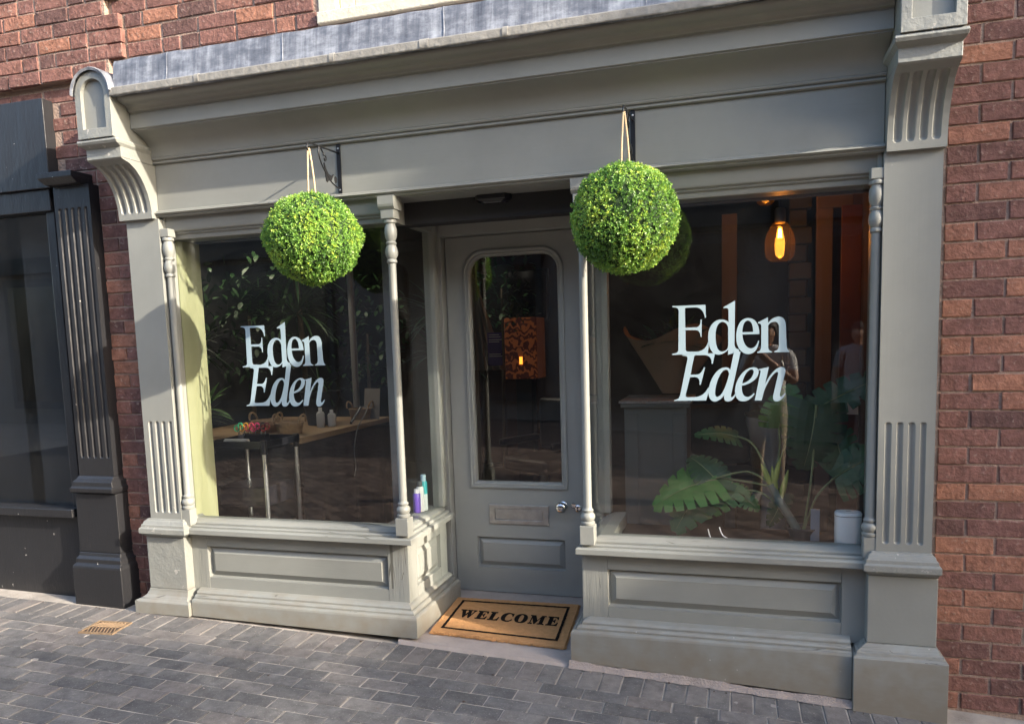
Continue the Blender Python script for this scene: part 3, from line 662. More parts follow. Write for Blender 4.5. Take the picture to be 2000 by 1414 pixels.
# left return
fx = lambda u, d, z: (-1.608 + d, u, z)
B().box(-1.66, -1.608, .0002, .07, .15, .4995).build('return_stile', PAINTZ, sf, bevel=.0015)
B().box(-1.66, -1.608, .40, .5, .15, .4995).build('return_stile', PAINTZ, sf, bevel=.0015)
B().box(-1.66, -1.608, .0705, .3995, .43, .4995).build('return_rail', PAINT, sf, bevel=.0015)
B().box(-1.66, -1.608, .0705, .3995, .15, .235).build('return_rail', PAINT, sf, bevel=.0015)
field(fx, .0705, .3995, .2355, .4295).build('return_panel', PAINT, sf, smooth=20)
B().box(-.706, -.66, .0002, .5, .15, .4995).build('return_board', PAINT, sf, bevel=.0015)

# colonnettes
cp = [(.030, .618), (.033, .624), (.033, .632), (.026, .637), (.029, .641), (.034, .652), (.034, .664), (.027, .674), (.022, .678), (.026, .683), (.027, .69), (.021, .697), (.0195, .705), (.0185, 1.2), (.0185, 1.893), (.0245, 1.897), (.026, 1.903), (.0245, 1.909), (.020, 1.914), (.024, 1.921), (.0295, 1.933), (.0305, 1.948), (.0275, 1.968), (.0215, 1.982), (.026, 1.987), (.0265, 1.993), (.0205, 1.999), (.022, 2.006), (.028, 2.02), (.0305, 2.042), (.0285, 2.066), (.0235, 2.078), (.0225, 2.084), (.029, 2.088), (.0305, 2.096), (.0285, 2.103), (.024, 2.106)]
cp = [(r_, 1.5 + (z_ - 1.5) * .9814) for r_, z_ in cp]
for cx_ in (-2.896, -1.606, -.669, .536):
    hb_ = .034 if -2 < cx_ < 0 else .0275
    c = B().lathe(cp, (cx_, -.067, 0), 24).build('colonnette', PAINTZ, sf, smooth=40)
    B().box(cx_ - hb_, cx_ + hb_, -.067 - hb_, -.067 + hb_, .5435, .6335).build('base_block', PAINT, c, bevel=.003)
    B().box(cx_ - hb_, cx_ + hb_, -.067 - hb_, -.067 + hb_, 2.095, 2.1375).build('cap_block', PAINT, c, bevel=.003)
    if -2 < cx_ < 0: B().profx([(-.02, 2.138), (-.102, 2.138), (-.112, 2.15), (-.115, 2.16), (-.115, 2.1995), (-.02, 2.1995)], cx_ - .041, cx_ + .041).build('abacus', PAINT, c)
# side posts of the windows
B().box(-2.9345, -2.918, -.06, .011, .5, 2.2).build('jamb_strip', PAINTZ, sf, bevel=.003)
B().box(.537, .5555, -.06, .12, .5, 2.2).build('jamb_strip', PAINTZ, sf, bevel=.003)
# glazing
B().box(-2.917, -1.64, .012, .018, .56, 2.095).build('window_pane', GLASS, sf)
B().box(-.678, .537, .012, .018, .56, 2.095).build('window_pane', GLASS, sf)
B().box(-1.638, -1.632, .02, .468, .56, 2.1).build('return_pane', GLASS, sf)
B().box(-.685, -.679, .02, .468, .56, 2.1).build('return_pane', GLASS, sf)
B().box(-1.634, -1.63, .005, .02, .56, 2.09).build('glazing_bead', DARKPL, sf)
for sx, xq in ((1, -1.66), (-1, -.658)):
    B().box(min(xq, xq + sx * .05), max(xq, xq + sx * .05), .03, .5, 2.1, 2.1965).build('return_lintel', PAINT, sf, bevel=.002)
    p = B().box(min(xq - sx * .01, xq + sx * .052), max(xq - sx * .01, xq + sx * .052), .468, .53, .565, 2.1965).build('return_post', PAINTZ, sf, bevel=.003)
    for yy in (.476, .492, .52):
        B().tube([(xq + sx * .053, yy, .57), (xq + sx * .053, yy, 2.19)], .005, 8).build('bead', PAINTZ, p, smooth=60)

# recess and door frame
B().box(-1.66, -.66, -.055, .66, 2.1975, 2.24).build('recess_soffit', DOORP, sf)
B().profx([(.64, 2.15), (.53, 2.15), (.52, 2.158), (.515, 2.168), (.498, 2.172), (.494, 2.18), (.475, 2.188), (.47, 2.197), (.64, 2.197)], -1.606, -.712).build('recess_cornice', DOORP, sf, smooth=30)
fr = B().box(-1.672, -1.5905, .535, .70, -.02, 2.084).build('door_frame', DOORP, sf, bevel=.004)
B().box(-.786, -.70, .535, .70, -.06, 2.084).build('door_jamb', DOORP, fr, bevel=.004)
B().box(-1.672, -.70, .535, .70, 2.0845, 2.1495).build('door_head', DOORP, fr, bevel=.004)
B().box(-1.628, -1.60, .5315, .5345, .0, 2.11).build('frame_bead', DOORP, fr, bevel=.001)
B().box(-1.59, -.787, .58, .7, -.02, .034).build('door_sill', STONE, fr, bevel=.006)

def rrect(x0, x1, z0, z1, rt, i=0, n=8):
    x0 += i; x1 -= i; z0 += i; z1 -= i; r = max(.002, rt - i)
    pts = [(x0, z0), (x1, z0)]
    pts += [(x1 - r + r * cos(pi / 2 * k / n), z1 - r + r * sin(pi / 2 * k / n)) for k in range(n + 1)]
    pts += [(x0 + r - r * sin(pi / 2 * k / n), z1 - r + r * cos(pi / 2 * k / n)) for k in range(n + 1)]
    return pts
door = B()
hole = rrect(-1.482, -.906, .659, 2.004, .125, .004)
ph = [(-1.455, .19), (-.929, .19), (-.929, .371), (-1.455, .371)]
door.plate([[(-1.586, .046), (-.7905, .046), (-.7905, 2.08), (-1.586, 2.08)], list(reversed(hole)), list(reversed(ph))], .595, .64)
door = door.build('door', DOORP, sf)
b = B(); rs = []
for i, d in ((0, .5945), (.0, .586), (.004, .583), (.011, .583), (.013, .588), (.02, .59), (.026, .588), (.031, .592), (.037, .603), (.038, .63)):
    rs.append([Vector((x_, d, z_)) for x_, z_ in rrect(-1.482, -.906, .659, 2.004, .125, i)])
b.rings(rs, cap=False).build('glazing_moulding', DOORP, door, smooth=30)
b = B(); b.plate([rrect(-1.482, -.906, .659, 2.004, .125, .034)], .612, .618); b.build('door_pane', GLASS, door)
field(lambda u, d, z: (u, .595 - d, z), -1.455, -.929, .19, .371, bev=.034).build('door_panel', DOORP, door, smooth=20)
lb = B().plate([[(-1.373, .452), (-1.02, .452), (-1.02, .565), (-1.373, .565)], [(-1.338, .541), (-1.055, .541), (-1.055, .478), (-1.338, .478)]], .586, .5947).build('letter_plate', PEWTER, door, bevel=.003)
B().box(-1.337, -1.056, .5895, .5945, .479, .54).build('letter_flap', PEWTER, lb, bevel=.002)
k = B(); kp = [(.028, 0), (.028, -.005), (.024, -.009), (.012, -.012), (.010, -.03), (.014, -.036), (.024, -.042), (.031, -.052), (.032, -.06), (.028, -.070), (.018, -.077), (.005, -.079)]
n = 24
V = []; F = []
for r, d in kp:
    for j in range(n): V.append((-.937 + r * cos(2 * pi * j / n), .595 + d, .57 + r * sin(2 * pi * j / n)))
for i in range(len(kp) - 1):
    for j in range(n): F.append((i * n + j, i * n + (j + 1) % n, (i + 1) * n + (j + 1) % n, (i + 1) * n + j))
F.append(tuple(range((len(kp) - 1) * n, len(kp) * n)))
k.add(V, F).build('door_knob', CHROME, door, smooth=50)
for cx_, cz_, r, nm in ((-.878, .574, .016, 'lock_cylinder'), (-.853, .556, .019, 'keyhole_plate')):
    V = []; F = []; pp = [(r, 0), (r, -.004), (r * .8, -.008), (r * .3, -.009)]
    for q, d in pp:
        for j in range(20): V.append((cx_ + q * cos(2 * pi * j / 20), .595 + d, cz_ + q * sin(2 * pi * j / 20) * (1.15 if nm[0] == 'k' else 1)))
    for i in range(3):
        for j in range(20): F.append((i * 20 + j, i * 20 + (j + 1) % 20, (i + 1) * 20 + (j + 1) % 20, (i + 1) * 20 + j))
    F.append(tuple(range(60, 80)))
    o = B().add(V, F).build(nm, CHROME, door, smooth=40)
    if nm[0] == 'k': B().plate([[(cx_ - .004, cz_ - .013), (cx_ + .004, cz_ - .013), (cx_ + .002, cz_), (cx_ + .005, cz_ + .006), (cx_, cz_ + .011), (cx_ - .005, cz_ + .006), (cx_ - .002, cz_)]], .5835, .586).build('keyhole', DARKPL, o)

# light under the recess soffit
cl = empty('soffit_light', (-1.13, .13, 2.197), 'black oblong bulkhead light fixed under the recess ceiling above the door', 'light')
stk = lambda x0, x1, y0, y1, z: [Vector((x0 + .02, y0, z)), Vector((x1 - .02, y0, z)), Vector((x1, y0 + .03, z)), Vector((x1, y1 - .03, z)), Vector((x1 - .02, y1, z)), Vector((x0 + .02, y1, z)), Vector((x0, y1 - .03, z)), Vector((x0, y0 + .03, z))]
B().rings([stk(-1.22, -1.04, .05, .2, 2.196), stk(-1.22, -1.04, .05, .2, 2.176), stk(-1.205, -1.055, .062, .188, 2.166)]).build('housing', DARKPL, cl, bevel=.003)
B().rings([stk(-1.2, -1.06, .067, .183, 2.1655), stk(-1.19, -1.07, .075, .175, 2.158)]).build('lens', simple('smoked_lens', (.03, .03, .04), .2, 0, .05, 5, 0), cl)

# ------------------------------------------------------------------ black neighbouring shopfront
nb = empty('black_shopfront', (-3.6, 0, 0), 'black painted neighbouring shopfront with fluted pilaster at the left edge', 'shopfront')
ns = relief([(-.052, .80), (-.052, 2.42)], -3.648, -3.402, .05, [-3.612 + .0445 * i for i in range(5)], .010, .009, (.10, 1.5), nx=72).build('pilaster', BLACKP, nb, smooth=50)
stack([(-3.67, -3.385, -.075, .70), (-3.672, -3.375, -.105, .712), (-3.672, -3.37, -.108, .735), (-3.664, -3.38, -.095, .742), (-3.662, -3.384, -.092, .77), (-3.652, -3.396, -.07, .785), (-3.65, -3.4, -.056, .7995)], .05).build('pilaster_cap', BLACKP, ns, bevel=.003)
stack([(-3.668, -3.378, -.076, .355), (-3.668, -3.378, -.076, .699)], .05).build('pilaster_block', BLACKP, ns, bevel=.004)
stack([(-3.69, -3.345, -.12, .0), (-3.69, -3.348, -.12, .27), (-3.688, -3.352, -.116, .285), (-3.68, -3.36, -.1, .295), (-3.68, -3.362, -.1, .32), (-3.67, -3.375, -.085, .335), (-3.67, -3.377, -.08, .3545)], .05).build('pilaster_base', BLACKP, ns, bevel=.004)
stack([(-3.66, -3.44, -.09, 2.421), (-3.67, -3.435, -.13, 2.45), (-3.67, -3.435, -.13, 2.48)], .05).build('pilaster_head', BLACKP, ns, bevel=.003)
B().box(-5.9, -3.70, -.02, .05, .0, .55).build('stall_riser', BLACKP, nb, bevel=.004)
B().box(-5.9, -3.70, -.08, .05, .551, .6).build('sill', BLACKP, nb, bevel=.004)
B().box(-3.76, -3.70, -.01, .06, .601, 2.3).build('frame_post', BLACKP, nb, bevel=.004)
B().box(-5.9, -3.70, -.03, .06, 2.301, 2.42).build('frame_head', BLACKP, nb, bevel=.004)
B().box(-5.9, -3.761, .02, .026, .601, 2.3).build('pane', GLASS, nb)
B().box(-5.9, -3.67, -.05, .049, 2.421, 2.9).build('fascia_board', BLACKP, nb, bevel=.004)
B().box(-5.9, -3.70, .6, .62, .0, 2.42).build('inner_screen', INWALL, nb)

# ------------------------------------------------------------------ drain cover
dc = empty('drain_cover', (-3.25, -.37, zg(-3.25)), 'small rusty square drain cover with tread pattern set in the paving', 'drain cover')
A = radians(8)
Md = Matrix.Translation((-3.215, -.385, zg(-3.215) + .002)) @ Matrix.Scale(.78, 4) @ Matrix.Rotation(A, 4, 'Z') @ Matrix.Rotation(-math.atan(zs(-3.245)), 4, 'Y')
f_ = B()
for a in ((-.125, .125, -.105, -.092), (-.125, .125, .092, .105), (-.125, -.112, -.0915, .0915), (.112, .125, -.0915, .0915)): f_.box(a[0], a[1], a[2], a[3], -.02, .006, Md)
f_.build('cover_frame', RUST, dc)
B().box(-.1115, .1115, -.0915, .0915, -.02, .001, Md).build('cover_plate', RUSTD, dc)
for i in range(9):
    for s_ in (-1, 1):
        b = B(); u = -.096 + i * .024
        q = [Vector((u - .012 * s_, 0, 0)), Vector((u + .012 * s_, .085 * s_ * s_, 0))]
        y0, y1 = (-.085, -.004) if s_ < 0 else (.004, .085)
        dx = .018 * s_
        b.add([Md @ Vector((u - dx - .004, y0, .001)), Md @ Vector((u - dx + .004, y0, .001)), Md @ Vector((u + dx + .004, y1, .001)), Md @ Vector((u + dx - .004, y1, .001)),
               Md @ Vector((u - dx - .002, y0, .005)), Md @ Vector((u - dx + .002, y0, .005)), Md @ Vector((u + dx + .002, y1, .005)), Md @ Vector((u + dx - .002, y1, .005))],
              [(4, 5, 6, 7), (0, 1, 5, 4), (1, 2, 6, 5), (2, 3, 7, 6), (3, 0, 4, 7)])
        b.build('tread_bar', RUST, dc)

# ------------------------------------------------------------------ doormat
def coir_mat(name, col, var):
    mt = simple(name, col, .95, 0, var, 40, 1.0, 260, spec=.1); return mt
COIR = coir_mat('coir', (.60, .32, .14), .22); COIRB = coir_mat('coir_black', (.016, .012, .010), .3)
dm = empty('doormat', (-1.172, .225, .0), 'tan coir doormat with black border and WELCOME in front of the door', 'doormat')
MA = radians(2.5)
def mat_pt(u, v, h):
    x = -1.172 + u * cos(MA) - v * sin(MA); y = .228 + u * sin(MA) + v * cos(MA)
    return Vector((x, y, zthr(x, y) + .004 + h))
MW, MH = .355, .238
b = B()
us = [-MW + 2 * MW * i / 100 for i in range(101)]; vs2 = [-MH + 2 * MH * i / 64 for i in range(65)]
rnd = random.Random(3)
def matf(u, v):
    e = min(MW - abs(u), MH - abs(v)); h = .013 + rnd.uniform(-.0012, .0012)
    if e < 1e-6: return mat_pt(u + rnd.uniform(-.004, .004), v + rnd.uniform(-.005, .005), 0)
    return mat_pt(u, v, h)
b.grid(us, vs2, matf); b.build('pile', COIR, dm)
# loose fibres along the front edge
fb = B()
for i in range(900):
    side = rnd.random()
    if side < .75: u = rnd.uniform(-MW, MW); v = -MH; du, dv = rnd.gauss(0, .004), -rnd.uniform(.002, .012)
    else: u = MW; v = rnd.uniform(-MH, MH); du, dv = rnd.uniform(.001, .008), rnd.gauss(0, .004)
    p = mat_pt(u, v, rnd.uniform(.002, .012)); q = mat_pt(u + du, v + dv, rnd.uniform(-.001, .012)); s_ = Vector((.0008, 0, .0004))
    fb.add([p - s_, p + s_, q], [(0, 1, 2)])
o = fb.build('fringe', COIR, dm); o['kind'] = 'stuff'
def flat(name, polys, mat, parent, h=.0148, sub=.03):
    bb_ = B(); flatp = [p for q in polys for p in q]
    tri = tessellate_polygon([[Vector((a, c, 0)) for a, c in q] for q in polys]); n_ = len(flatp)
    bb_.add([mat_pt(a, c, h) for a, c in flatp], [tuple(t_) for t_ in tri])
    k_ = 0
    for q in polys:
        L_ = len(q); base = len(bb_.v); bb_.add([mat_pt(a, c, h) for a, c in q] + [mat_pt(a, c, .008) for a, c in q], [(i, (i + 1) % L_, (i + 1) % L_ + L_, i + L_) for i in range(L_)])
    return bb_.build(name, mat, parent)
bo, bi = .048, .063
def seg(x0, z0, x1, z1, n_):   # subdivided outline side
    return [(x0 + (x1 - x0) * i / n_, z0 + (z1 - z0) * i / n_) for i in range(n_)]
b = B()
for (u0, u1, v0, v1) in ((-MW + bo, MW - bo, MH - bi, MH - bo), (-MW + bo, MW - bo, -MH + bo, -MH + bi), (-MW + bo, -MW + bi, -MH + bi, MH - bi), (MW - bi, MW - bo, -MH + bi, MH - bi)):
    nu = max(2, int((u1 - u0) / .012)); nv = max(2, int((v1 - v0) / .012))
    b.grid([u0 + (u1 - u0) * i / nu for i in range(nu + 1)], [v0 + (v1 - v0) * i / nv for i in range(nv + 1)],
           lambda u, v: mat_pt(u + rnd.uniform(-.0012, .0012), v + rnd.uniform(-.0012, .0012), .0152))
b.build('border', COIRB, dm)
GL = {  # bold capitals in a unit box, height 1
 'W': (1.28, ["M 0 1 L .5 1 L .5 .93 L .42 .9 L .56 .4 L .68 .74 L .62 .9 L .55 .93 L .55 1 L .98 1 L .98 .93 L .88 .9 L 1.0 .38 L 1.12 .88 L 1.02 .93 L 1.02 1 L 1.28 1 L 1.28 .93 L 1.2 .88 L .96 0 L .86 0 L .7 .5 L .54 0 L .44 0 L .12 .9 L 0 .93"]),
 'E': (.86, ["M 0 1 L .82 1 L .84 .7 L .77 .7 C .74 .86 .66 .92 .5 .92 L .42 .92 L .42 .56 C .52 .56 .56 .62 .57 .72 L .63 .72 L .63 .32 L .57 .32 C .56 .44 .52 .49 .42 .49 L .42 .08 L .52 .08 C .68 .08 .76 .18 .8 .36 L .87 .36 L .84 0 L 0 0 L 0 .07 L .12 .1 L .12 .9 L 0 .93"]),
 'L': (.82, ["M 0 1 L .55 1 L .55 .93 L .42 .9 L .42 .08 L .5 .08 C .64 .08 .72 .2 .76 .42 L .83 .42 L .8 0 L 0 0 L 0 .07 L .12 .1 L .12 .9 L 0 .93"]),
 'C': (.92, ["M .9 .96 L .9 .64 L .83 .64 C .78 .84 .68 .94 .56 .94 C .4 .94 .34 .76 .34 .5 C .34 .22 .42 .08 .58 .08 C .72 .08 .8 .16 .87 .3 L .93 .26 C .86 .06 .72 -.03 .52 -.03 C .22 -.03 0 .18 0 .5 C 0 .82 .22 1.03 .52 1.03 C .64 1.03 .74 1.0 .82 .94 L .85 .96"]),
 'O': (1.0, ["M .5 1.03 C .8 1.03 1 .82 1 .5 C 1 .18 .8 -.03 .5 -.03 C .2 -.03 0 .18 0 .5 C 0 .82 .2 1.03 .5 1.03", "M .5 .94 C .38 .94 .33 .78 .33 .5 C .33 .22 .38 .06 .5 .06 C .62 .06 .67 .22 .67 .5 C .67 .78 .62 .94 .5 .94"]),
 'M': (1.22, ["M 0 1 L .4 1 L .64 .42 L .88 1 L 1.22 1 L 1.22 .93 L 1.1 .9 L 1.1 .1 L 1.22 .07 L 1.22 0 L .7 0 L .7 .07 L .82 .1 L .82 .76 L .5 0 L .44 0 L .18 .68 L .18 .1 L .32 .07 L .32 0 L 0 0 L 0 .07 L .11 .1 L .11 .9 L 0 .93"]),
}
tw = sum(GL[c][0] for c in 'WELCOME') + 6 * .14
uc = -.272
kx = .545 / tw
for c in 'WELCOME':
    w, paths = GL[c]
    polys = [[(uc + a * kx, -.036 + d * .098) for a, d in parse(p)] for p in paths]
    polys = [polys[0]] + [list(reversed(p)) for p in polys[1:]]
    flat('letter', polys, COIRB, dm, .0156)
    uc += (w + .14) * kx

# ------------------------------------------------------------------ hanging boxwood balls on brackets
def leafy_mat():
    mt, N, L, P = newmat('box_leaf')
    at = N.new('ShaderNodeAttribute'); at.attribute_name = 'tone'; at.attribute_type = 'GEOMETRY'
    cr = N.new('ShaderNodeValToRGB'); el = cr.color_ramp.elements
    el[0].position = 0; el[0].color = (.07, .17, .03, 1); el[1].position = 1; el[1].color = (.45, .55, .06, 1)
    for p, c in ((.3, (.14, .295, .048)), (.6, (.24, .43, .072)), (.85, (.36, .55, .10))):
        e = el.new(p); e.color = c4(c)
    L.new(at.outputs['Fac'], cr.inputs[0]); L.new(cr.outputs[0], P.inputs['Base Color'])
    P.inputs['Roughness'].default_value = .38; P.inputs['Specular IOR Level'].default_value = .5
    out = [n for n in N if n.type == 'OUTPUT_MATERIAL'][0]
    tl = N.new('ShaderNodeBsdfTranslucent'); L.new(cr.outputs[0], tl.inputs[0]); mx = N.new('ShaderNodeMixShader'); mx.inputs[0].default_value = .25
    L.new(P.outputs[0], mx.inputs[1]); L.new(tl.outputs[0], mx.inputs[2]); L.new(mx.outputs[0], out.inputs[0])
    return mt
BOXLEAF = leafy_mat()
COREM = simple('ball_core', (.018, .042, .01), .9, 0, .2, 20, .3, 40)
def boxball(center, R, seed, root, sq=(1, 1, 1)):
    rd = random.Random(seed); V = []; F = []; T = []
    ns_ = 4300
    for i in range(ns_):
        zc = 1 - 2 * (i + .5) / ns_; a = i * 2.399963 + rd.gauss(0, .06)
        n = Vector((sqrt(1 - zc * zc) * cos(a), sqrt(1 - zc * zc) * sin(a), zc)); n = (n + Vector((rd.gauss(0, .02), rd.gauss(0, .02), rd.gauss(0, .02)))).normalized()
        rr = R * (.955 + .06 * sin(n.x * 5 + seed) * sin(n.y * 4) * sin(n.z * 6 + 1) + rd.gauss(0, .017))
        c = Vector((n.x * sq[0], n.y * sq[1], n.z * sq[2])) * rr
        big = .5 + .28 * sin(n.x * 3.1 + seed * 2) * sin(n.z * 4.3 + 1) + .16 * sin(n.y * 9 + n.x * 8)
        tone0 = min(.92, max(.02, rd.gauss(big, .2)))
        if rd.random() < .05: tone0 = rd.uniform(.88, 1)
        t1 = n.cross(Vector((.3, .5, .8))).normalized(); t2 = n.cross(t1)
        nl = rd.choice((6, 7, 8)); ph0 = rd.random() * 6.28
        for j in range(nl):
            az = ph0 + j * 2.4; el_ = rd.uniform(.15, 1.25)
            d = (n * sin(el_) + (t1 * cos(az) + t2 * sin(az)) * cos(el_)).normalized()
            ln = rd.uniform(.007, .0112); wd = ln * rd.uniform(.3, .4)
            base = c - n * rd.uniform(-.004, .014) + d * .003
            side = d.cross(n + Vector((rd.gauss(0, .4), rd.gauss(0, .4), rd.gauss(0, .4)))).normalized(); nn = side.cross(d)
            k = len(V)
            V += [base, base + d * ln * .45 + side * wd + nn * .0012, base + d * ln + nn * -.001, base + d * ln * .45 - side * wd + nn * .0012]
            F.append((k, k + 1, k + 2)); F.append((k, k + 2, k + 3))
            tn = min(1, max(0, tone0 + rd.gauss(0, .07))); T += [tn] * 4
    me = bpy.data.meshes.new('foliage'); off = Vector(center) - org(root)
    me.from_pydata([tuple(v + off) for v in V], [], F)
    at = me.attributes.new('tone', 'FLOAT', 'POINT'); at.data.foreach_set('value', T)
    me.materials.append(BOXLEAF)
    o = bpy.data.objects.new('foliage', me); COL.objects.link(o); o.parent = root; ORG[o.name] = org(root); o['kind'] = 'stuff'
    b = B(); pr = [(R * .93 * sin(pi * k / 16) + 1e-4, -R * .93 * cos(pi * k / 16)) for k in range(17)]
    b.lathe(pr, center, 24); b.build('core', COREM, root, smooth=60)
def hanging_ball(xb, yt, zhook, zc, R, seed, label, sq):
    root = empty('boxwood_ball', (xb, yt, zc), label, 'topiary ball', 'artificial boxwood balls hung from brackets')
    boxball((xb, yt, zc), R, seed, root, sq)
    rz = zc + R * .97
    B().tube(spline([(xb - .012, yt, rz), (xb - .008, yt, (rz + zhook) / 2), (xb - .001, yt - .003, zhook), (xb + .002, yt + .001, zhook + .004), (xb + .004, yt + .004, zhook), (xb + .014, yt + .006, (rz + zhook) / 2), (xb + .02, yt + .008, rz)]), .0042, 8).build('rope', ROPE, root, smooth=60)
def bracket(xb, label):
    r = empty('hanging_bracket', (xb, -.075, 2.23), label, 'bracket', 'black iron hanging brackets on the fascia')
    pl_ = B().plate([[(xb - .0105, 2.235), (xb + .0105, 2.235), (xb + .0105, 2.46)] + [(xb + .0105 * cos(pi * k / 8), 2.46 + .0105 * sin(pi * k / 8)) for k in range(1, 8)] + [(xb - .0105, 2.46)]], -.0805, -.0757).build('back_plate', IRON, r, bevel=.001)
    for zz in (2.447, 2.252):
        B().lathe([(.0045, 0), (.0045, .002), (.001, .0035)], (0, 0, 0), 10).build('screw', STEEL, pl_)
        s_ = bpy.data.objects[[q for q in bpy.data.objects if q.name.startswith('screw')][-1].name]
    B().tube(spline([(xb, -.078, 2.425), (xb, -.2, 2.42), (xb, -.335, 2.414), (xb, -.356, 2.408), (xb, -.366, 2.39), (xb, -.357, 2.376), (xb, -.345, 2.379)]), .0042, 8).build('arm', IRON, r, smooth=60)
    B().tube(spline([(xb, -.262, 2.414), (xb, -.265, 2.38), (xb, -.235, 2.33), (xb, -.17, 2.28), (xb, -.12, 2.262), (xb, -.08, 2.256)]), .0034, 8).build('brace', IRON, r, smooth=60)
    B().tube(spline([(xb, -.245, 2.412), (xb, -.225, 2.395), (xb, -.222, 2.385), (xb, -.205, 2.385), (xb, -.2, 2.37), (xb, -.212, 2.362), (xb, -.218, 2.374)]), .003, 6).build('scroll', IRON, r, smooth=60)
    bird = [(-.225, 2.35), (-.218, 2.352), (-.205, 2.325), (-.185, 2.306), (-.16, 2.302), (-.142, 2.314), (-.138, 2.312), (-.158, 2.285), (-.172, 2.277), (-.19, 2.275), (-.2, 2.266), (-.208, 2.272), (-.213, 2.295)]
    B().prism([bird], xb - .002, xb + .002, lambda a, c, h: (h, a, c)).build('bird_cutout', IRON, r)
    B().prism([[(-.118 + .012 * cos(2 * pi * k / 14), 2.292 + .016 * sin(2 * pi * k / 14)) for k in range(14)]], xb - .0015, xb + .0015, lambda a, c, h: (h, a, c)).build('leaf_cutout', IRON, r)
    return r
for xb, lb_ in ((-1.858, 'black iron hanging bracket with bird cutout above the left window'), (-.436, 'black iron hanging bracket seen end on, above the right window')):
    r = bracket(xb, lb_)
    # seat the screws on the plate
    for ch in r.children:
        if ch.name.startswith('back_plate'):
            for sc_, zz in zip(ch.children, (2.447, 2.252)):
                sc_.rotation_euler = (pi / 2, 0, 0); sc_.location = Vector((xb, -.0805, zz)) - ORG[r.name]
                for v in sc_.data.vertices: v.co += ORG[r.name] if v.co.length > .5 else Vector()
hanging_ball(-1.858, -.356, 2.377, 1.985, .211, 3, 'round green boxwood ball hanging in front of the left window', (1.03, 1.03, .975))
hanging_ball(-.436, -.362, 2.377, 1.970, .216, 11, 'round green boxwood ball hanging at the left of the right window', (1, 1, 1.01))

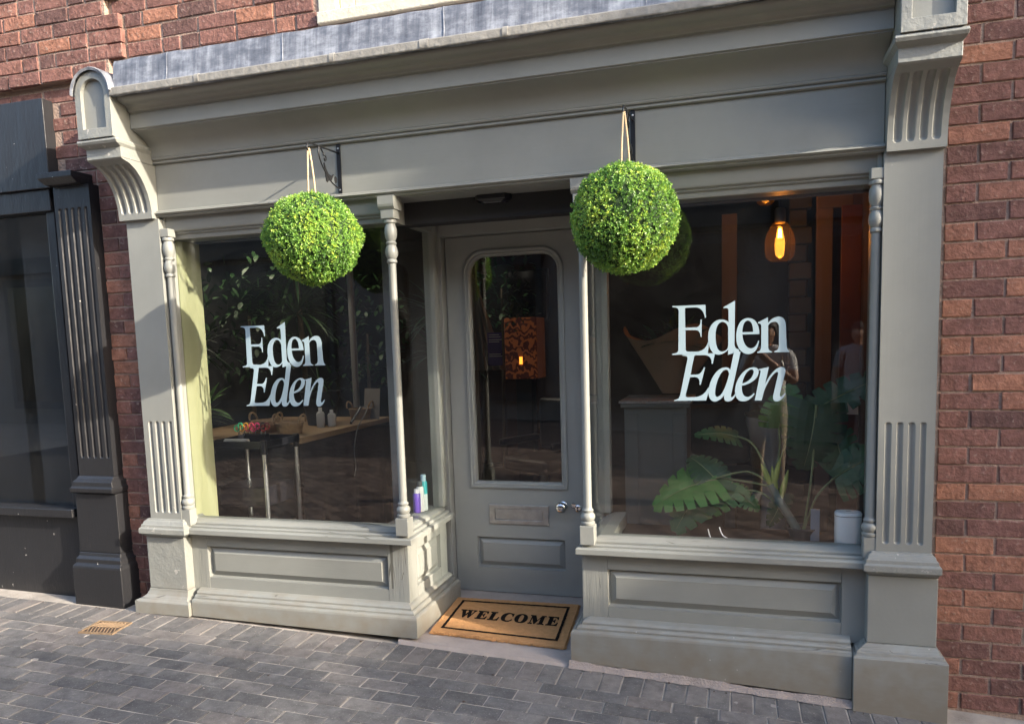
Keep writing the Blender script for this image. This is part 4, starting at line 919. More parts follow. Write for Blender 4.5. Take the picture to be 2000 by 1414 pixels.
# ------------------------------------------------------------------ window lettering
GLY = {
    'E': ['M -2460 2130 L -1020 2130 L -1000 1560 L -1050 1560 C -1070 1800 -1190 2010 -1450 2030 L -1830 2030 C -1890 2030 -1910 2010 -1910 1970 L -1900 1150 L -1460 1150 C -1290 1150 -1230 1250 -1230 1490 L -1180 1490 L -1190 720 L -1230 720 C -1250 930 -1310 1030 -1500 1030 L -1890 1040 L -1890 200 C -1890 120 -1840 80 -1730 80 L -1390 70 C -1120 100 -970 250 -910 500 L -870 480 L -920 -40 L -2490 -50 L -2490 0 C -2340 20 -2220 30 -2210 170 L -2180 1880 C -2190 2020 -2250 2060 -2460 2080'],
    'd': ['M -250 1990 L 240 2260 L 220 370 C 220 220 290 140 410 130 L 410 20 L -60 -100 L -50 130 C -160 -20 -340 -90 -470 -90 C -750 -80 -910 250 -910 710 C -900 1170 -670 1470 -320 1460 C -210 1450 -100 1400 -30 1330 L -40 1840 C -40 1930 -80 1960 -250 1940', 'M -50 1060 C -80 1250 -170 1340 -300 1350 C -490 1340 -590 1080 -590 740 C -590 350 -510 50 -320 50 C -190 50 -80 120 -50 260'],
    'e': ['M 1260 770 C 1260 1210 1080 1470 790 1480 C 480 1490 290 1160 290 670 C 290 220 510 -90 800 -90 C 1050 -100 1210 120 1250 470 L 1210 490 C 1160 270 1050 160 910 160 C 710 170 580 400 550 770', 'M 550 870 C 550 1150 630 1370 770 1370 C 920 1370 1000 1180 1000 870'],
    'n': ['M 1200 1280 L 1610 1480 L 1620 1230 C 1730 1410 1900 1500 2080 1490 C 2260 1470 2340 1320 2350 1060 L 2380 310 C 2390 120 2430 40 2490 10 L 2490 -40 L 1880 -40 L 1880 10 C 2020 40 2070 90 2070 320 L 2070 990 C 2070 1180 2010 1270 1890 1280 C 1780 1280 1670 1230 1620 1120 L 1630 220 C 1630 110 1660 30 1790 0 L 1790 -40 L 1180 -50 L 1180 0 C 1290 20 1330 90 1340 260 L 1340 1090 C 1340 1180 1300 1230 1200 1230'],
    'iE': ['M -2030 -60 L -610 -10 L -710 -490 L -760 -480 C -750 -220 -860 -100 -1090 -90 L -1460 -90 L -1510 -120 L -1680 -950 L -1410 -950 C -1240 -940 -1180 -830 -1090 -630 L -1040 -640 L -1230 -1410 L -1290 -1410 C -1260 -1180 -1320 -1070 -1510 -1060 L -1700 -1070 L -1890 -1830 C -1910 -1930 -1870 -1970 -1780 -1970 L -1470 -1960 C -1170 -1940 -1020 -1760 -900 -1530 L -840 -1550 L -1000 -2120 L -2410 -2130 L -2410 -2090 C -2240 -2070 -2180 -2010 -2140 -1870 L -1810 -270 C -1790 -140 -1840 -100 -2030 -100'],
    'id': ['M 200 30 L 480 30 L 90 -1810 C 50 -1950 70 -2000 120 -1970 C 180 -1950 210 -1870 260 -1820 L 300 -1850 C 180 -2080 90 -2170 -60 -2170 C -210 -2170 -250 -2040 -210 -1870 C -340 -2060 -490 -2170 -640 -2170 C -810 -2150 -900 -1980 -900 -1720 C -860 -1180 -530 -650 -170 -650 C -60 -650 10 -690 40 -770', 'M -10 -960 C -30 -790 -80 -750 -170 -760 C -380 -780 -600 -1380 -610 -1770 C -610 -1920 -570 -1980 -490 -1960 C -300 -1900 -120 -1460 -10 -960'],
    'ie': ['M 530 -1480 C 950 -1400 1250 -1140 1240 -850 C 1230 -740 1140 -670 1000 -670 C 620 -680 250 -1200 240 -1700 C 240 -1990 380 -2170 580 -2170 C 800 -2170 970 -2010 1080 -1840 L 1030 -1810 C 930 -1930 840 -1980 750 -1970 C 580 -1950 530 -1780 530 -1480', 'M 550 -1380 C 600 -1010 800 -760 940 -760 C 1040 -770 1050 -870 1000 -1000 C 930 -1190 760 -1320 550 -1380'],
    'in': ['M 1230 -760 L 1660 -670 L 1510 -1410 C 1700 -990 1950 -690 2180 -680 C 2330 -680 2360 -790 2330 -960 L 2130 -1830 C 2110 -1940 2140 -1980 2180 -1960 C 2230 -1940 2280 -1870 2330 -1810 L 2360 -1840 C 2270 -2060 2120 -2180 1980 -2180 C 1860 -2170 1820 -2060 1850 -1900 L 2040 -1030 C 2060 -920 2030 -880 1970 -900 C 1810 -970 1550 -1440 1460 -1750 L 1370 -2130 L 1080 -2130 L 1310 -910 C 1330 -810 1310 -790 1230 -810'],
}
for cx_, cz_, lb_ in ((-2.295, 1.404, 'pale blue two-line serif lettering stuck on the left window'), (-.035, 1.417, 'pale blue two-line serif lettering stuck on the right window')):
    r = empty('window_lettering', (cx_, .01, cz_), lb_, 'lettering', 'shop name lettering on the windows')
    for i, (k_, ps_) in enumerate(GLY.items()):
        polys = [[(cx_ + a * 1e-4, cz_ + d * 1e-4) for a, d in parse(p)] for p in ps_]
        polys = [polys[0]] + [list(reversed(p)) for p in polys[1:]]
        B().plate(polys, .0105 - .0004 * i, .0112 - .0004 * i).build('letter', VINYL, r)

# ------------------------------------------------------------------ the shop interior
def st(b, name, mat):
    o = b.build(name, mat); tag(o, None, None, None, 'structure'); return o
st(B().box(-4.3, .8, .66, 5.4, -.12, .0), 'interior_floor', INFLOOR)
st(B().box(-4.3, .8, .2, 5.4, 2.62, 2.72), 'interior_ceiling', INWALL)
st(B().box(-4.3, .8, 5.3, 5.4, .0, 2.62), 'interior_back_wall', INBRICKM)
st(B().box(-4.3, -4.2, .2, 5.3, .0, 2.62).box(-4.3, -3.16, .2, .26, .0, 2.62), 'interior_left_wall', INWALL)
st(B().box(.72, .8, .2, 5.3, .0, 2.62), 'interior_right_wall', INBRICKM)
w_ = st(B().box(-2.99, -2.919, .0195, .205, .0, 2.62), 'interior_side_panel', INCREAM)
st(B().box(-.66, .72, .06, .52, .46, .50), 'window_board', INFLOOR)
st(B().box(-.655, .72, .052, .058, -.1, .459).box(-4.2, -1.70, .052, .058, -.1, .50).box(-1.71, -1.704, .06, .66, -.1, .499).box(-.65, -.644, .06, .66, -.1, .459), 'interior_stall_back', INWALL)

# ceiling downlights
for k_, (x_, y_) in enumerate(((-3.75, 1.5), (-3.45, 1.35), (-3.1, 2.6), (-2.5, 3.2))):
    r = empty('downlight', (x_, y_, 2.61), ['leftmost small round ceiling downlight glowing inside the left window', 'second small ceiling downlight inside the left window', 'small ceiling downlight deep inside the salon', 'farthest small ceiling downlight in the salon'][k_], 'downlight', 'ceiling downlights')
    B().lathe([(.05, 0), (.05, -.006), (.04, -.01)], (x_, y_, 2.619), 20).build('trim', STEEL, r, smooth=40)
    B().lathe([(.036, 0), (.03, -.003)], (x_, y_, 2.6085), 16).build('lamp_face', simple('lamp_face%d' % k_, (.9, .9, .85), .5, 0, 0, 5, 0, emit=(1, .9, .75), es=6), r)
    l_ = bpy.data.lights.new('downlight_beam', 'SPOT'); l_.energy = 4; l_.color = (1, .86, .66); l_.spot_size = radians(110); l_.shadow_soft_size = .03
    lo = bpy.data.objects.new('downlight_beam', l_); COL.objects.link(lo); lo.parent = r; lo.location = (0, 0, -.012)

# trolley
tr = empty('salon_trolley', (-2.86, .5, 0), 'black tray salon trolley with bright steel legs inside the left window', 'trolley')
zt = .905
b = B().box(-3.06, -2.66, .33, .70, zt, zt + .008).box(-3.06, -2.66, .33, .338, zt + .0085, zt + .045).box(-3.06, -2.66, .692, .70, zt + .0085, zt + .045).box(-3.06, -3.052, .3385, .6915, zt + .0085, zt + .045).box(-2.668, -2.66, .3385, .6915, zt + .0085, zt + .045)
b.build('tray', DARKPL, tr, bevel=.003)
for sx, sy in ((-3.045, .345), (-2.68, .345), (-3.045, .685), (-2.68, .685)):
    B().lathe([(.013, .06), (.013, zt)], (sx, sy, 0), 14).build('leg', STEEL, tr, smooth=40)
    B().lathe([(.02, zt - .03), (.02, zt + .05)], (sx, sy, 0), 14).build('corner_cap', DARKPL, tr, smooth=40)
for i, zz in enumerate((.55, .3)):
    B().box(-3.02, -2.70, .36, .67, zz, zz + .12).build('drawer', DARKPL, tr, bevel=.006)
# combs and scissors on the trolley
sc_ = empty('scissor_stand', (-2.84, .5, zt), 'dark stand with bright coloured scissor handles on the trolley', 'scissor stand')
B().box(-2.9, -2.76, .47, .53, zt + .0085, zt + .07).build('stand', DARKPL, sc_, bevel=.004)
for i, (dx, col) in enumerate(((-.16, (.05, .6, .3)), (-.12, (.75, .35, .05)), (-.08, (.7, .08, .12)), (-.04, (.75, .06, .2)), (.0, (.03, .03, .03)), (.03, (.25, .02, .03)))):
    mt = simple('handle_col%d' % i, col, .4, 0, .05, 5, 0)
    for s_ in (-1, 1):
        c_ = Vector((-2.80 + dx, .50, zt + .105 + (.014 if s_ > 0 else 0))); c_.x += s_ * .014
        B().tube([c_ + Vector((.016 * cos(2 * pi * k / 12), 0, .019 * sin(2 * pi * k / 12))) for k in range(13)], .0035, 6).build('handle_ring', mt, sc_, smooth=60)
    B().box(-2.803 + dx, -2.797 + dx, .498, .502, zt + .06, zt + .09).build('blade', STEEL, sc_)
t_ = B().lathe([(.02, 0), (.02, .16)], (0, 0, 0), 14)
for v in t_.v: v.xyz = Vector((-3.0 + v.z, .42 + v.x, zt + .031 + v.y))
tag(t_.build('foil_roll', simple('grey_roll', (.35, .34, .32), .6, 0, .1, 6, 0), None, smooth=40), 'short grey paper roll lying on the front of the trolley tray', 'roll')

# table under a black cloth
tb = empty('work_table', (-3.2, 1.6, 0), 'oak board table draped with black cloth inside the left window', 'table')
B().box(-3.75, -2.70, .78, 2.1, .875, .915).build('table_top', WOOD, tb, bevel=.004)
def drape(u, v):
    return (-2.715 + .018 * sin(u * 13) * v + .01 * sin(u * 29 + 1) * v, .79 + u, .874 - v * .86)
b = B().grid([1.3 * i / 60 for i in range(61)], [i / 8 for i in range(9)], drape)
b.grid([1.0 * i / 30 for i in range(31)], [i / 8 for i in range(9)], lambda u, v: (-3.73 + u, .79 + .012 * sin(u * 16) * v, .874 - v * .86))
b.build('black_cloth', BLKCLOTH, tb, smooth=60)
def basket(x_, y_, r, h, label, full=True):
    k = empty('wicker_basket', (x_, y_, .915), label, 'basket', 'wicker baskets on the work table')
    pr = [(r * .78, .002)]
    n_ = 9
    for i in range(n_):
        z0 = h * i / n_; rr = r * (.8 + .2 * i / n_)
        pr += [(rr, z0 + .004), (rr + .005, z0 + h / n_ / 2), (rr, z0 + h / n_)]
    pr += [(r * .97, h), (r * .78, .02)]
    B().lathe(pr, (x_, y_, .915), 28).build('bowl', WICKER, k, smooth=50)
    for s_ in (-1, 1):
        B().tube([(x_ + s_ * (r + .012 * sin(pi * j / 10)), y_ + .045 * cos(pi * j / 10), .915 + h + .05 * sin(pi * j / 10)) for j in range(11)], .007, 8).build('handle', WICKER, k, smooth=60)
basket(-2.89, .95, .095, .085, 'small round wicker basket with two handles nearest the window')
basket(-3.16, 1.08, .1, .085, 'wicker basket with handles behind the scissor stand')
basket(-2.86, 1.9, .09, .09, 'dim wicker basket further back along the table')
for k_, (x_, y_, h) in enumerate(((-2.89, 1.35, .13), (-2.84, 1.42, .11))):
    r = empty('cream_bottle', (x_, y_, .915), ['taller cream bottle on the work table behind the small basket', 'shorter cream bottle on the work table behind the small basket'][k_], 'bottle', 'cream bottles on the table')
    B().lathe([(.028, 0), (.03, .006), (.03, h * .75), (.024, h * .85), (.012, h * .9)], (x_, y_, .915), 18).build('bottle_body', PAPER, r, smooth=40)
    B().lathe([(.013, h * .9), (.013, h * 1.08), (.01, h * 1.1)], (x_, y_, .915), 14).build('cap', WHITEPL, r, smooth=40)
B().box(-2.83, -2.82, 1.6, 1.601, 0, 0.001)
cd_ = B(); cd_.add([(-2.86, 1.95, .915), (-2.70, 1.9, .915), (-2.72, 1.98, 1.15), (-2.88, 2.03, 1.15), (-2.86, 1.956, .915), (-2.70, 1.906, .915), (-2.72, 1.986, 1.15), (-2.88, 2.036, 1.15)], [(0, 1, 2, 3), (7, 6, 5, 4), (0, 4, 5, 1), (1, 5, 6, 2), (2, 6, 7, 3), (3, 7, 4, 0)])
tag(cd_.build('price_card', simple('grey_card', (.28, .26, .25), .8, 0, .1, 6, 0)), 'grey upright card leaning at the far end of the work table', 'card')
r = empty('curling_iron', (-2.74, 1.55, .915), 'dark curling iron with looping cable on the edge of the work table', 'curling iron')
B().tube([(-2.78, 1.75, 1.02), (-2.73, 1.5, .93)], [.012, .009], 10).build('barrel', DARKPL, r, smooth=50)
B().tube(spline([(-2.78, 1.75, 1.02), (-2.72, 1.75, 1.03), (-2.66, 1.6, .99), (-2.65, 1.45, .9), (-2.66, 1.4, .75), (-2.665, 1.42, .62), (-2.66, 1.38, .55)]), .004, 6).build('cable', simple('grey_cable', (.25, .24, .22), .5, 0, .05, 5, 0), r, smooth=60)

# bottles on the return sill
for k_, (x_, y_, h, c0, c1, lb_) in enumerate(((-1.683, .37, .20, (.03, .42, .45), (.45, .62, .72), 'teal topped hairspray bottle standing behind the return window'), (-1.70, .31, .13, (.13, .06, .42), (.7, .68, .7), 'purple bottle with white cap behind the return window'), (-1.69, .335, .17, (.72, .72, .72), (.1, .1, .1), 'white slim bottle between the teal and purple bottles'))):
    r = empty('hair_product', (x_, y_, .568), lb_, 'bottle', 'hair products on the return sill')
    B().lathe([(.019, 0), (.021, .004), (.021, h * .45), (.0205, h * .47)], (x_, y_, .569), 20).build('bottle_body', simple('prod_a%d' % k_, c0 if k_ != 0 else (.7, .74, .74), .35, 0, .05, 6, 0), r, smooth=40)
    B().lathe([(.0212, h * .47), (.0215, h * .78), (.017, h * .83)], (x_, y_, .569), 20).build('shoulder', simple('prod_b%d' % k_, c0, .3, 0, .05, 6, 0), r, smooth=40)
    B().lathe([(.0145, h * .83), (.0145, h), (.012, h * 1.01)], (x_, y_, .569), 16).build('cap', simple('prod_c%d' % k_, c1, .4, 0, .05, 6, 0), r, smooth=40)
st(B().box(-1.76, -1.667, .06, .5, .50, .566), 'return_window_board', INWALL)

# inner post seen through the left window and stand pole
tag(B().box(-1.90, -1.835, .42, .485, .0, 2.62).build('inner_post', simple('post_grey', (.09, .095, .11), .35, 0, .1, 4, .05), None, bevel=.006), 'dark grey square post just inside the left window', 'post')
r = empty('lamp_stand', (-3.05, 2.2, 0), 'slim grey lamp stand pole standing behind the work table', 'lamp stand')
B().tube([(-3.05, 2.2, .02), (-3.05, 2.2, 2.3)], .027, 12).build('pole', simple('stand_grey', (.35, .35, .36), .4, .3, .1, 4, 0), r, smooth=60)
B().lathe([(.16, 0), (.16, .015), (.03, .03)], (-3.05, 2.2, 0), 24).build('base', DARKPL, r, smooth=40)

# ---- plants
def blade(b, base, d, up, ln, wd, droop, n=6):
    d = d.normalized(); side = d.cross(up).normalized()
    V = []; p = Vector(base); dd = d.copy()
    for i in range(n + 1):
        t = i / n; w = wd * (sin(pi * (.12 + .88 * t)) ** .7 if t < 1 else 0)
        V += [p - side * w, p + side * w]
        dd = (dd + Vector((0, 0, -droop / n))).normalized(); p = p + dd * ln / n
    b.add(V, [(2 * i, 2 * i + 1, 2 * i + 3, 2 * i + 2) for i in range(n)])
def pot(r, c, rad, h, mat):
    B().lathe([(rad * .72, 0), (rad, h * .9), (rad * 1.06, h * .9), (rad * 1.06, h), (rad * .9, h), (rad * .86, h * .88)], c, 24).build('pot', mat, r, smooth=40)
DKPOT = simple('dark_pot', (.05, .05, .055), .5, 0, .1, 6, 0)
rd = random.Random(21)
def spiky(c, h, nbl, ln, label, mat, droop=.9, wd=.012, heads=1):
    r = empty('spiky_plant', c, label, 'plant', 'spiky leaved plants in the salon')
    pot(r, c, .14, .25, DKPOT)
    B().tube(spline([Vector(c) + Vector((0, 0, .2)), Vector(c) + Vector((.03, .02, h * .6)), Vector(c) + Vector((0, 0, h))]), .025, 8).build('stem', TRUNKM, r, smooth=60)
    b = B()
    for q in range(heads):
        hd = Vector(c) + Vector((0, 0, h - q * .35))
        for i in range(nbl):
            a = rd.random() * 2 * pi; e = rd.uniform(-.2, 1.2)
            blade(b, hd + Vector((0, 0, rd.uniform(-.06, .02))), Vector((cos(a) * cos(e), sin(a) * cos(e), sin(e))), Vector((0, 0, 1)), ln * rd.uniform(.7, 1.1), wd, droop * rd.uniform(.5, 1.2))
    o = b.build('leaves', mat, r); o['kind'] = 'stuff'
spiky((-3.36, .62, 0), 1.52, 60, .34, 'spiky yucca with arching narrow leaves at the left edge of the left window', LEAFD, 1.1, .010)
spiky((-3.42, .75, 0), 1.08, 26, .26, 'low lily like plant with broader leaves below the yucca', LEAFB, .8, .024)
spiky((-3.75, 2.5, 0), 2.15, 50, .5, 'tall palm like plant deep in the salon behind the left ball', LEAFD, 1.3, .014, 2)
spiky((-2.75, 3.4, 0), 1.75, 50, .55, 'feathery palm at the back of the salon beside the post', LEAFD, 1.2, .014, 2)
spiky((-3.0, 1.55, .915), .30, 30, .22, 'small table plant with thin leaves behind the small basket', LEAFD, 1.2, .006)
# big bushy artificial tree behind the lettering
def bush(c, h, rad, n, label, mat):
    r = empty('leafy_plant', c, label, 'plant', 'bushy plants in the salon')
    pot(r, c, .16, .28, DKPOT)
    B().tube([Vector(c) + Vector((0, 0, .25)), Vector(c) + Vector((.02, 0, h))], [.025, .012], 8).build('trunk', TRUNKM, r, smooth=60)
    b = B()
    for i in range(n):
        a = rd.random() * 2 * pi; q = rd.random() ** .5; zc = rd.uniform(-1, 1)
        p = Vector(c) + Vector((cos(a) * q * rad, sin(a) * q * rad, h + zc * rad * 1.5 * sqrt(max(0, 1 - q * q * .7))))
        d = Vector((rd.gauss(0, 1), rd.gauss(0, 1), rd.gauss(0, .6)))
        blade(b, p, d, Vector((.1, .2, 1)), rd.uniform(.06, .11), .018, .8, 3)
    o = b.build('leaves', mat, r); o['kind'] = 'stuff'
bush((-3.7, 1.7, 0), 1.75, .36, 260, 'bushy dark leaved plant behind the left lettering', LEAFD)
bush((-3.35, 3.0, 0), 1.6, .4, 260, 'dim bushy plant in the middle of the salon', LEAFD)
bush((-2.2, 3.6, 0), 2.0, .35, 220, 'leafy plant near the ceiling beyond the return window', LEAFD)

# monstera in the right window
mo = empty('monstera_plant', (.29, .33, .5), 'monstera plant with split green leaves inside the right window', 'plant')
B().tube(spline([(.30, .33, .49), (.26, .33, .58), (.20, .33, .68), (.155, .33, .77)]), [.024, .023, .022, .021, .021, .021] + [.02] * 13, 12).build('stem', simple('monstera_stem', (.16, .19, .15), .5, 0, .3, 40, .4, 60), mo, smooth=60)
def mleaf(base, tip, nrm, wd, mat, name='leaf', nl=7, fold=.22, droop=.35):
    base = Vector(base); tip = Vector(tip); ax = tip - base; L_ = ax.length; ax.normalize()
    nrm = Vector(nrm); nrm = (nrm - ax * nrm.dot(ax)).normalized(); sd = ax.cross(nrm).normalized()
    V = []; F = []
    def put(s, u, t):      # s side, u across 0..1, t along axis
        tt = t + .22 * u * (t * .4 + .1) - (.16 * u * (1 - t))
        outline = wd * (max(0, sin(pi * min(1, (t * .76 + .24)))) ** .6) * (1.0 - .2 * t)
        p = base + ax * (tt * L_) + sd * (s * u * outline) + nrm * (fold * u * outline - droop * (tt - .3) ** 2 * L_ - .25 * u * u * outline)
        return p
    for s in (-1, 1):
        for i in range(nl):
            t0 = i / nl; t1 = (i + 1) / nl
            for j in range(4):
                u0 = j / 4; u1 = (j + 1) / 4
                def pts(u):
                    g = max(0, (u - .5)) * .34 / nl
                    return put(s, u, t0 + g), put(s, u, t1 - g)
                a, c = pts(u0); d, e = pts(u1); k = len(V); V += [a, c, e, d]; F.append((k, k + 1, k + 2, k + 3))
    b = B().add(V, F); o = b.build(name, mat, mo, smooth=60)
    B().tube([put(0, 0, i / 8) + nrm * .001 for i in range(9)], [.004 - .0004 * i for i in range(9)], 5).build('midrib', STEM, o, smooth=60)
    return o
def petiole(pts, r=.0055): B().tube(spline(pts), r, 8).build('petiole', STEM, mo, smooth=60)
mleaf((-.10, .30, .80), (-.40, .27, .70), (.1, -.5, .85), .17, LEAFB)
mleaf((-.12, .33, .80), (-.30, .22, .58), (-.3, -.8, .5), .15, LEAFD)
mleaf((-.02, .35, .73), (.10, .32, .66), (.1, -.7, .7), .07, LEAFB)
mleaf((.36, .36, 1.15), (.32, .32, .86), (.25, -.95, .2), .17, LEAFD)
mleaf((.44, .36, .80), (.62, .33, .93), (-.2, -.9, .4), .14, LEAFD)
mleaf((.20, .50, 1.02), (.25, .46, 1.22), (-.2, -.9, -.2), .12, LEAFB)
mleaf((-.02, .33, .78), (-.2, .24, .63), (.1, -.8, .5), .11, LEAFB)
mleaf((-.1, .31, .79), (-.22, .38, .9), (.1, -.7, .6), .10, LEAFD)
mleaf((.22, .36, .72), (.16, .30, .58), (.3, -.9, .2), .06, LEAFD)
mleaf((.45, .40, 1.0), (.5, .36, .8), (.1, -.95, .2), .10, LEAFD)
mleaf((.36, .46, 1.12), (.66, .40, 1.30), (.1, -.8, .5), .10, LEAFD)
mleaf((.0, .42, .99), (-.18, .36, 1.03), (0, -.5, .85), .08, LEAFD)
petiole([(.155, .33, .77), (.05, .32, .83), (-.10, .30, .80)]); petiole([(.15, .33, .76), (.03, .34, .78), (-.12, .33, .80)])
petiole([(.16, .33, .78), (.08, .37, .95), (.0, .42, .99)]); petiole([(.30, .33, .52), (.34, .35, .80), (.36, .36, 1.15)])
petiole([(.30, .33, .52), (.36, .35, .70), (.44, .36, .80)]); petiole([(.17, .34, .80), (.2, .42, .92), (.20, .50, 1.02)])
petiole([(.17, .34, .80), (.25, .42, 1.0), (.36, .46, 1.12)]); petiole([(.26, .33, .58), (.12, .34, .72), (-.02, .35, .73)])
for p0, p1 in (((.155, .33, .77), (.11, .33, .87)), ((.165, .33, .76), (.20, .34, .90)), ((.2, .33, .70), (.235, .34, .84)), ((.18, .33, .72), (.16, .33, .86))):
    p0 = Vector(p0); p1 = Vector(p1)
    B().tube([p0, p0.lerp(p1, .35), p0.lerp(p1, .7), p1], [.012, .016, .011, .002], 8).build('sheath', LEAFY, mo, smooth=60)
pot(mo, (.30, .35, .5005), .07, .0605, DKPOT)

# white router
ro = empty('wireless_router', (.472, .14, .5), 'white upright rounded box standing at the right end of the right window', 'router')
def sq(r, z, k=.72):
    return [Vector((.472 + r * (abs(cos(a)) ** k) * (1 if cos(a) >= 0 else -1), .09 + r * .8 * (abs(sin(a)) ** k) * (1 if sin(a) >= 0 else -1), z)) for a in [2 * pi * i / 40 for i in range(40)]]
B().rings([sq(.052, .503), sq(.056, .508), sq(.056, .683)]).build('casing', WHITEPL, ro, smooth=50)
B().rings([sq(.0555, .6835), sq(.0545, .6855)]).build('seam', DARKPL, ro)
B().rings([sq(.056, .686), sq(.056, .695), sq(.052, .70), sq(.03, .702)]).build('lid', WHITEPL, ro, smooth=40)
B().box(.462, .482, .085, .095, .7022, .7028).build('button', simple('grey_mark', (.3, .3, .32), .5, 0, 0, 5, 0), ro)
# loose cables by the glass
for k_, (pts, lb_) in enumerate(((((-.08, .06, .505), (-.12, .08, .56), (-.13, .07, .6)), 'short bent white cable end standing in the right window'), (((.02, .07, .505), (-.0, .08, .54), (-.06, .07, .57), (-.08, .08, .61)), 'wavy white cable lying in the right window'))):
    tag(B().tube(spline(pts), .003, 6).build('cable', WHITEPL, None, smooth=60), lb_, 'cable', 'loose cables in the right window')
tag(B().box(.335, .375, .30, .306, .505, .66).build('label_strip', simple('clear_card', (.35, .35, .38), .4, 0, .05, 5, 0)), 'small grey upright strip beside the monstera stem', 'card')

# pendant lamps
def pendant(c, s, label, es):
    r = empty('pendant_lamp', c, label, 'pendant lamp', 'amber glass pendant lamps')
    c = Vector(c)
    B().tube([c + Vector((0, 0, .14 * s)), Vector((c.x, c.y, 2.62))], .004, 6).build('cord', DARKPL, r)
    B().lathe([(.024 * s, .075 * s), (.026 * s, .08 * s), (.026 * s, .14 * s), (.02 * s, .15 * s)], c, 20).build('socket', simple('socket_grey%d' % int(es), (.22, .22, .24), .4, .5, .05, 5, 0), r, smooth=40)
    B().lathe([(.004, -.112 * s), (.045 * s, -.108 * s), (.066 * s, -.09 * s), (.072 * s, -.06 * s), (.072 * s, -.015 * s), (.064 * s, .025 * s), (.045 * s, .06 * s), (.027 * s, .08 * s)], c, 28).build('globe', AMBER, r, smooth=60)
    fm = simple('filament%d' % int(es), (1, .6, .2), .5, 0, 0, 5, 0, emit=(1, .42, .06), es=es)
    b = B()
    for k in range(6):
        a = k * pi / 3; b.tube([c + Vector((.004 * s * cos(a), .004 * s * sin(a), .05 * s)), c + Vector((.009 * s * cos(a), .009 * s * sin(a), .005 * s))], .0018 * s, 6)
    b.build('filament', fm, r)
    l_ = bpy.data.lights.new('lamp_glow', 'POINT'); l_.energy = es * .016; l_.color = (1, .5, .16); l_.shadow_soft_size = .03
    lo = bpy.data.objects.new('lamp_glow', l_); COL.objects.link(lo); lo.parent = r; lo.location = (0, 0, -.03)
pendant((.231, 1.2, 2.03), 1.15, 'amber glass pendant lamp glowing in the right window', 40)
pendant((.175, 1.9, 2.42), .8, 'smaller looking amber pendant lamp near the ceiling further back', 14)

# boards, quoins, doors at the back of the right room
tag(B().box(-.115, -.005, 2.5, 2.53, .0, 2.38).build('tan_post', TAN, None, bevel=.004), 'pale tan upright board behind the right lettering', 'board')
qr = empty('quoin_column', (.43, 2.5, 0), 'column of grey painted blocks behind the pendant lamp', 'column')
GREYBLK = simple('grey_block', (.10, .10, .105), .85, 0, .2, 8, .3, 30, rnd=.2)
qm = {}
zq = .0; i = 0
while zq < 2.5:
    w = .15 if i % 2 else .115
    B().box(.36, .36 + w, 2.46, 2.6, zq + .004, zq + .118).build('block', GREYBLK, qr, bevel=.006); zq += .125; i += 1
fr2 = empty('inner_doorway', (.6, 2.0, 0), 'tan wooden door surround at the right of the salon', 'door frame')
B().box(.50, .60, 2.0, 2.06, .0, 2.30).build('frame_post', TAN, fr2, bevel=.004)
B().box(.50, .72, 2.0, 2.06, 2.301, 2.40).build('frame_head', TAN, fr2, bevel=.004)
B().box(.605, .72, 1.6, 1.64, .0, 2.25).build('red_door', REDWOOD, fr2, bevel=.003)
for zz in (.5, 1.0, 1.5): B().box(.62, .715, 1.592, 1.598, zz, zz + .012).build('batten', REDWOOD, fr2)
tag(B().box(.615, .715, 1.585, 1.588, .98, 1.17).build('notice', PAPER), 'white printed notice pinned on the red wooden door', 'notice')

# reception counter and bouquet
ct = empty('reception_counter', (-.5, 1.6, 0), 'grey panelled reception counter with pale lace edge behind the right window', 'counter')
B().box(-.71, -.31, 1.45, 1.9, .0, 1.04).build('carcass', CTRGREY, ct, bevel=.004)
B().box(-.73, -.29, 1.42, 1.92, 1.041, 1.07).build('counter_top', CTRGREY, ct, bevel=.004)
B().box(-.74, -.28, 1.415, 1.93, 1.0705, 1.085).build('lace_edge', simple('lace', (.6, .6, .6), .8, 0, .6, 90, .3, 90), ct)
B().box(-.70, -.62, 1.44, 1.449, .05, 1.0).build('pilaster_strip', CTRGREY, ct, bevel=.004); B().box(-.40, -.32, 1.44, 1.449, .05, 1.0).build('pilaster_strip', CTRGREY, ct, bevel=.004)
bq = empty('bouquet', (-.42, 1.3, 1.09), 'lily bouquet wrapped in spotted brown paper on the counter', 'bouquet')
def wrap(u, v):
    a = -2.6 + u * 5.2; rr = .06 + v * .26 + .02 * sin(a * 5) * v
    return (-.42 + rr * cos(a - pi / 2) * 1.0, 1.62 + rr * sin(a - pi / 2) * .55, 1.12 + v * .40 + .05 * sin(a * 3) * v)
B().grid([i / 40 for i in range(41)], [i / 8 for i in range(9)], wrap).build('paper_wrap', KRAFT, bq, smooth=60)
b = B()
for i in range(46):
    a = rd.random() * 6.28; e = rd.uniform(.3, 1.4); blade(b, Vector((-.40 + rd.gauss(0, .08), 1.62, 1.42)), Vector((cos(a) * cos(e), sin(a) * cos(e), sin(e))), Vector((.1, .1, 1)), rd.uniform(.18, .34), .022, .7, 5)
b.build('lily_leaves', LEAFD, bq)
# ---- basin
bs = empty('wash_basin', (.22, 1.7, 0), 'white hair washing basin behind the monstera', 'basin')
B().lathe([(.09, .0), (.08, .3), (.07, .6), (.09, .72), (.15, .8), (.175, .9), (.18, .96), (.165, .96), (.15, .9), (.05, .82)], (.23, 1.75, 0), 28).build('bowl', simple('ceramic', (.42, .42, .43), .25, 0, .03, 4, 0), bs, smooth=50)
B().lathe([(.183, .955), (.187, .962), (.187, .972), (.17, .972)], (.23, 1.75, 0), 28).build('rim', DARKPL, bs, smooth=40)
